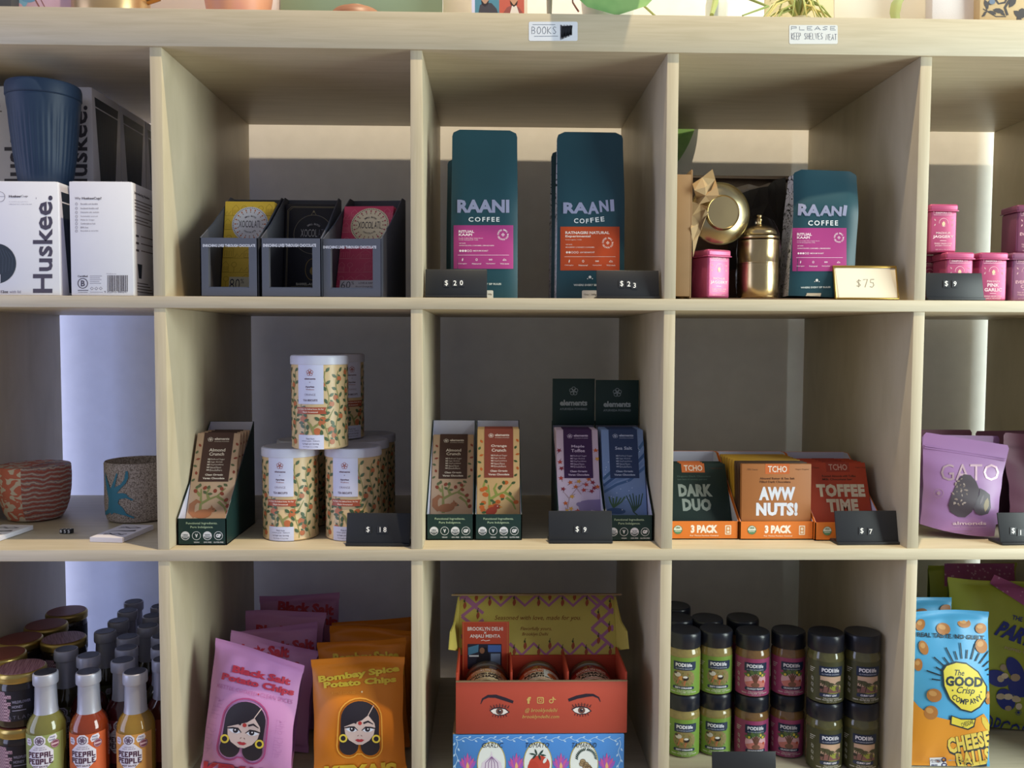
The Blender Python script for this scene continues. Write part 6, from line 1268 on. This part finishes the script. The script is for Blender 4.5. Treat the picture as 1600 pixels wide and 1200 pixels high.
lb = Vector((at(1056, 200, .453).x - pc.x, .453 - pc.y, .13)); b = leafmesh(B(), lb, at(1050, 262, WALLY - .022) - pc, .095, .0, GREEN, 16, .1, Vector((0, -1, .1))); b.build('leaf', t)
b = B().tube([(0, 0, .05), (.03, .15, .15), lb], .002, GREENP, 8); b.build('leaf_stalk', t)
p = at(1113, 22, .035); pc = Vector((p.x, .05, ZT)); t = thing('cutting_vase', 'small glass of long green cuttings between the leaf plant and spider plant', 'vase', (p.x + .02, .09, ZT)); pc = Vector((p.x + .02, .09, ZT))
B().lathe([(.014, 0), (.016, .002), (.016, .05), (.012, .07), (.012, .08), (.0003, .079)], mt('#e8ece4', .1, spec=.5), 24).build('glass', t)
B().tube([(0, 0, .07), at(1123, -30, .05) - pc, at(1117, 6, .03) - pc, at(1112, 23.5, .012) - pc], [.002, .0035, .0045, .003], GREENP, 8).build('stem', t)
B().tube([(0, 0, .07), (.03, -.01, .06), at(1200, 10, .03) - pc, at(1160, 24.5, .004) - pc], [.002, .002, .0018, .001], mt('#8a9a5a', .5), 8).build('stem', t)
def botan(b, M, w_, h):
    random.seed(8); A = Art()
    for k in range(26): x, y = random.uniform(1197, 1304), random.uniform(-40, 26); A.leaf(x, y, random.uniform(3, 7), 1.6, random.uniform(0, 180), ('#a89a6a', '#b8a878', '#8a8a5a')[k % 3], 1)
    A.put(b, plane((0, 0, 0), (1, 0, 0), (0, 0, 1), 1, (0, 0, 1), M))
slab('botanical_print', 'cream botanical print standing behind the spider plant', 'print', 1196, 1304, .085, .2, .004, mt('#e4d6ac', .6), -4, botan)
p = at(1252, 20, .04); pc = Vector((p.x, .048, ZT)); t = thing('spider_plant', 'small spider plant with thin yellow green leaves on the top board', 'plant', pc)
B().lathe([(.012, 0), (.015, .002), (.017, .014), (.0003, .013)], mt('#cfc6a4', .5), 24).build('pot', t); random.seed(14)
for k in range(22):
    a_ = random.uniform(math.pi * .95, math.pi * 2.05); r = random.uniform(.025, .055); hh = random.uniform(.012, .05); ex, ey = r * math.cos(a_), r * .7 * math.sin(a_)
    B().tube([(0, 0, .012), (ex * .35, ey * .35, .012 + hh), (ex * .8, ey * .8, .010 + hh * .7), (ex * 1.15, max(ey * 1.15, -.045), max(.002, .004 + hh * .15))], [.0018, .0022, .0016, .0004], GREENP if k % 3 else mt('#cdc27a', .45), 6).build('leaf', t)
slab('lit_wall_board', 'bare white board standing between the spider plant and the long leaf', 'board', 1305, 1456, .10, .22, .004, mt('#f2efe4', .6), -4)  # added board whose near-white colour imitates the glowing lit wall
p = at(1402, 24, .06); pc = Vector((p.x + .012, .08, ZT)); t = thing('long_leaf_plant', 'plant with one long pale green leaf arching in front of white boards', 'plant', pc)
B().lathe([(.006, 0), (.008, .001), (.009, .002), (.0003, .0021)], mt('#6a5a48', .7), 20).build('pot', t)
b = B(); pts = [Vector((0, 0, .002)), at(1399, 20, .055) - pc, at(1402, 4, .04) - pc, at(1414, -12, .03) - pc, at(1440, -26, .03) - pc]
pl_ = [Vector(q) for q in pts]
def strap(u, v):
    k = min(3, int(v * 4)); f = v * 4 - k; c = pl_[k].lerp(pl_[k + 1], f); w_ = .016 * math.sin(math.pi * (.18 + .8 * v)) * (2 * u - 1) / 2; return c + Vector((w_, abs(w_) * .25, 0))
b.grid(strap, 6, 16, mt('#b9c48a', .4)); b.build('leaf', t)
slab('white_board', 'off white board left of the dark floral patterned box', 'board', 1457, 1531, .045, .2, .02, mt('#e2dcdc', .6, bump=.3, bs=900), -2)
def floral(b, M, w_, h):
    A = Art(); c = '#4c4a4c'
    for pts, w0 in (([(1534, 26), (1542, 18), (1540, 8), (1548, 0)], 2), ([(1536, 14), (1546, 20), (1556, 26), (1572, 26)], 1.6), ([(1552, -6), (1560, 6), (1570, 4), (1574, -4)], 3), ([(1574, 24), (1570, 12), (1576, 2), (1588, -4)], 4)): A.ln(pts, w0, c, 2)
    for x, y, l, w0, r_ in ((1541, 7, 16, 7, 70), (1550, 20, 14, 6, 20), (1560, 17, 18, 8, 10), (1566, 21, 12, 5, 40), (1548, 4, 12, 8, -30), (1582, 4, 20, 9, -55), (1590, 22, 16, 9, 40), (1597, 18, 14, 10, -10), (1592, 30, 14, 8, 90), (1538, 22, 9, 4, 110)): A.leaf(x, y, l, w0, r_, c, 3)
    A.e(1550, 3, 5, 4, '#6f7f94', 4, 10).e(1596, 24, 5, 5, c, 3, 10); A.put(b, plane((0, 0, 0), (1, 0, 0), (0, 0, 1), 1, (0, 0, 1), M), box=(1531.5, -60, 1640, 31))
slab('floral_box', 'cream box with dark scrolling leaves at the upper right corner', 'box', 1531, 1640, .03, .16, .05, mt('#cdb489', .55), -1, floral)
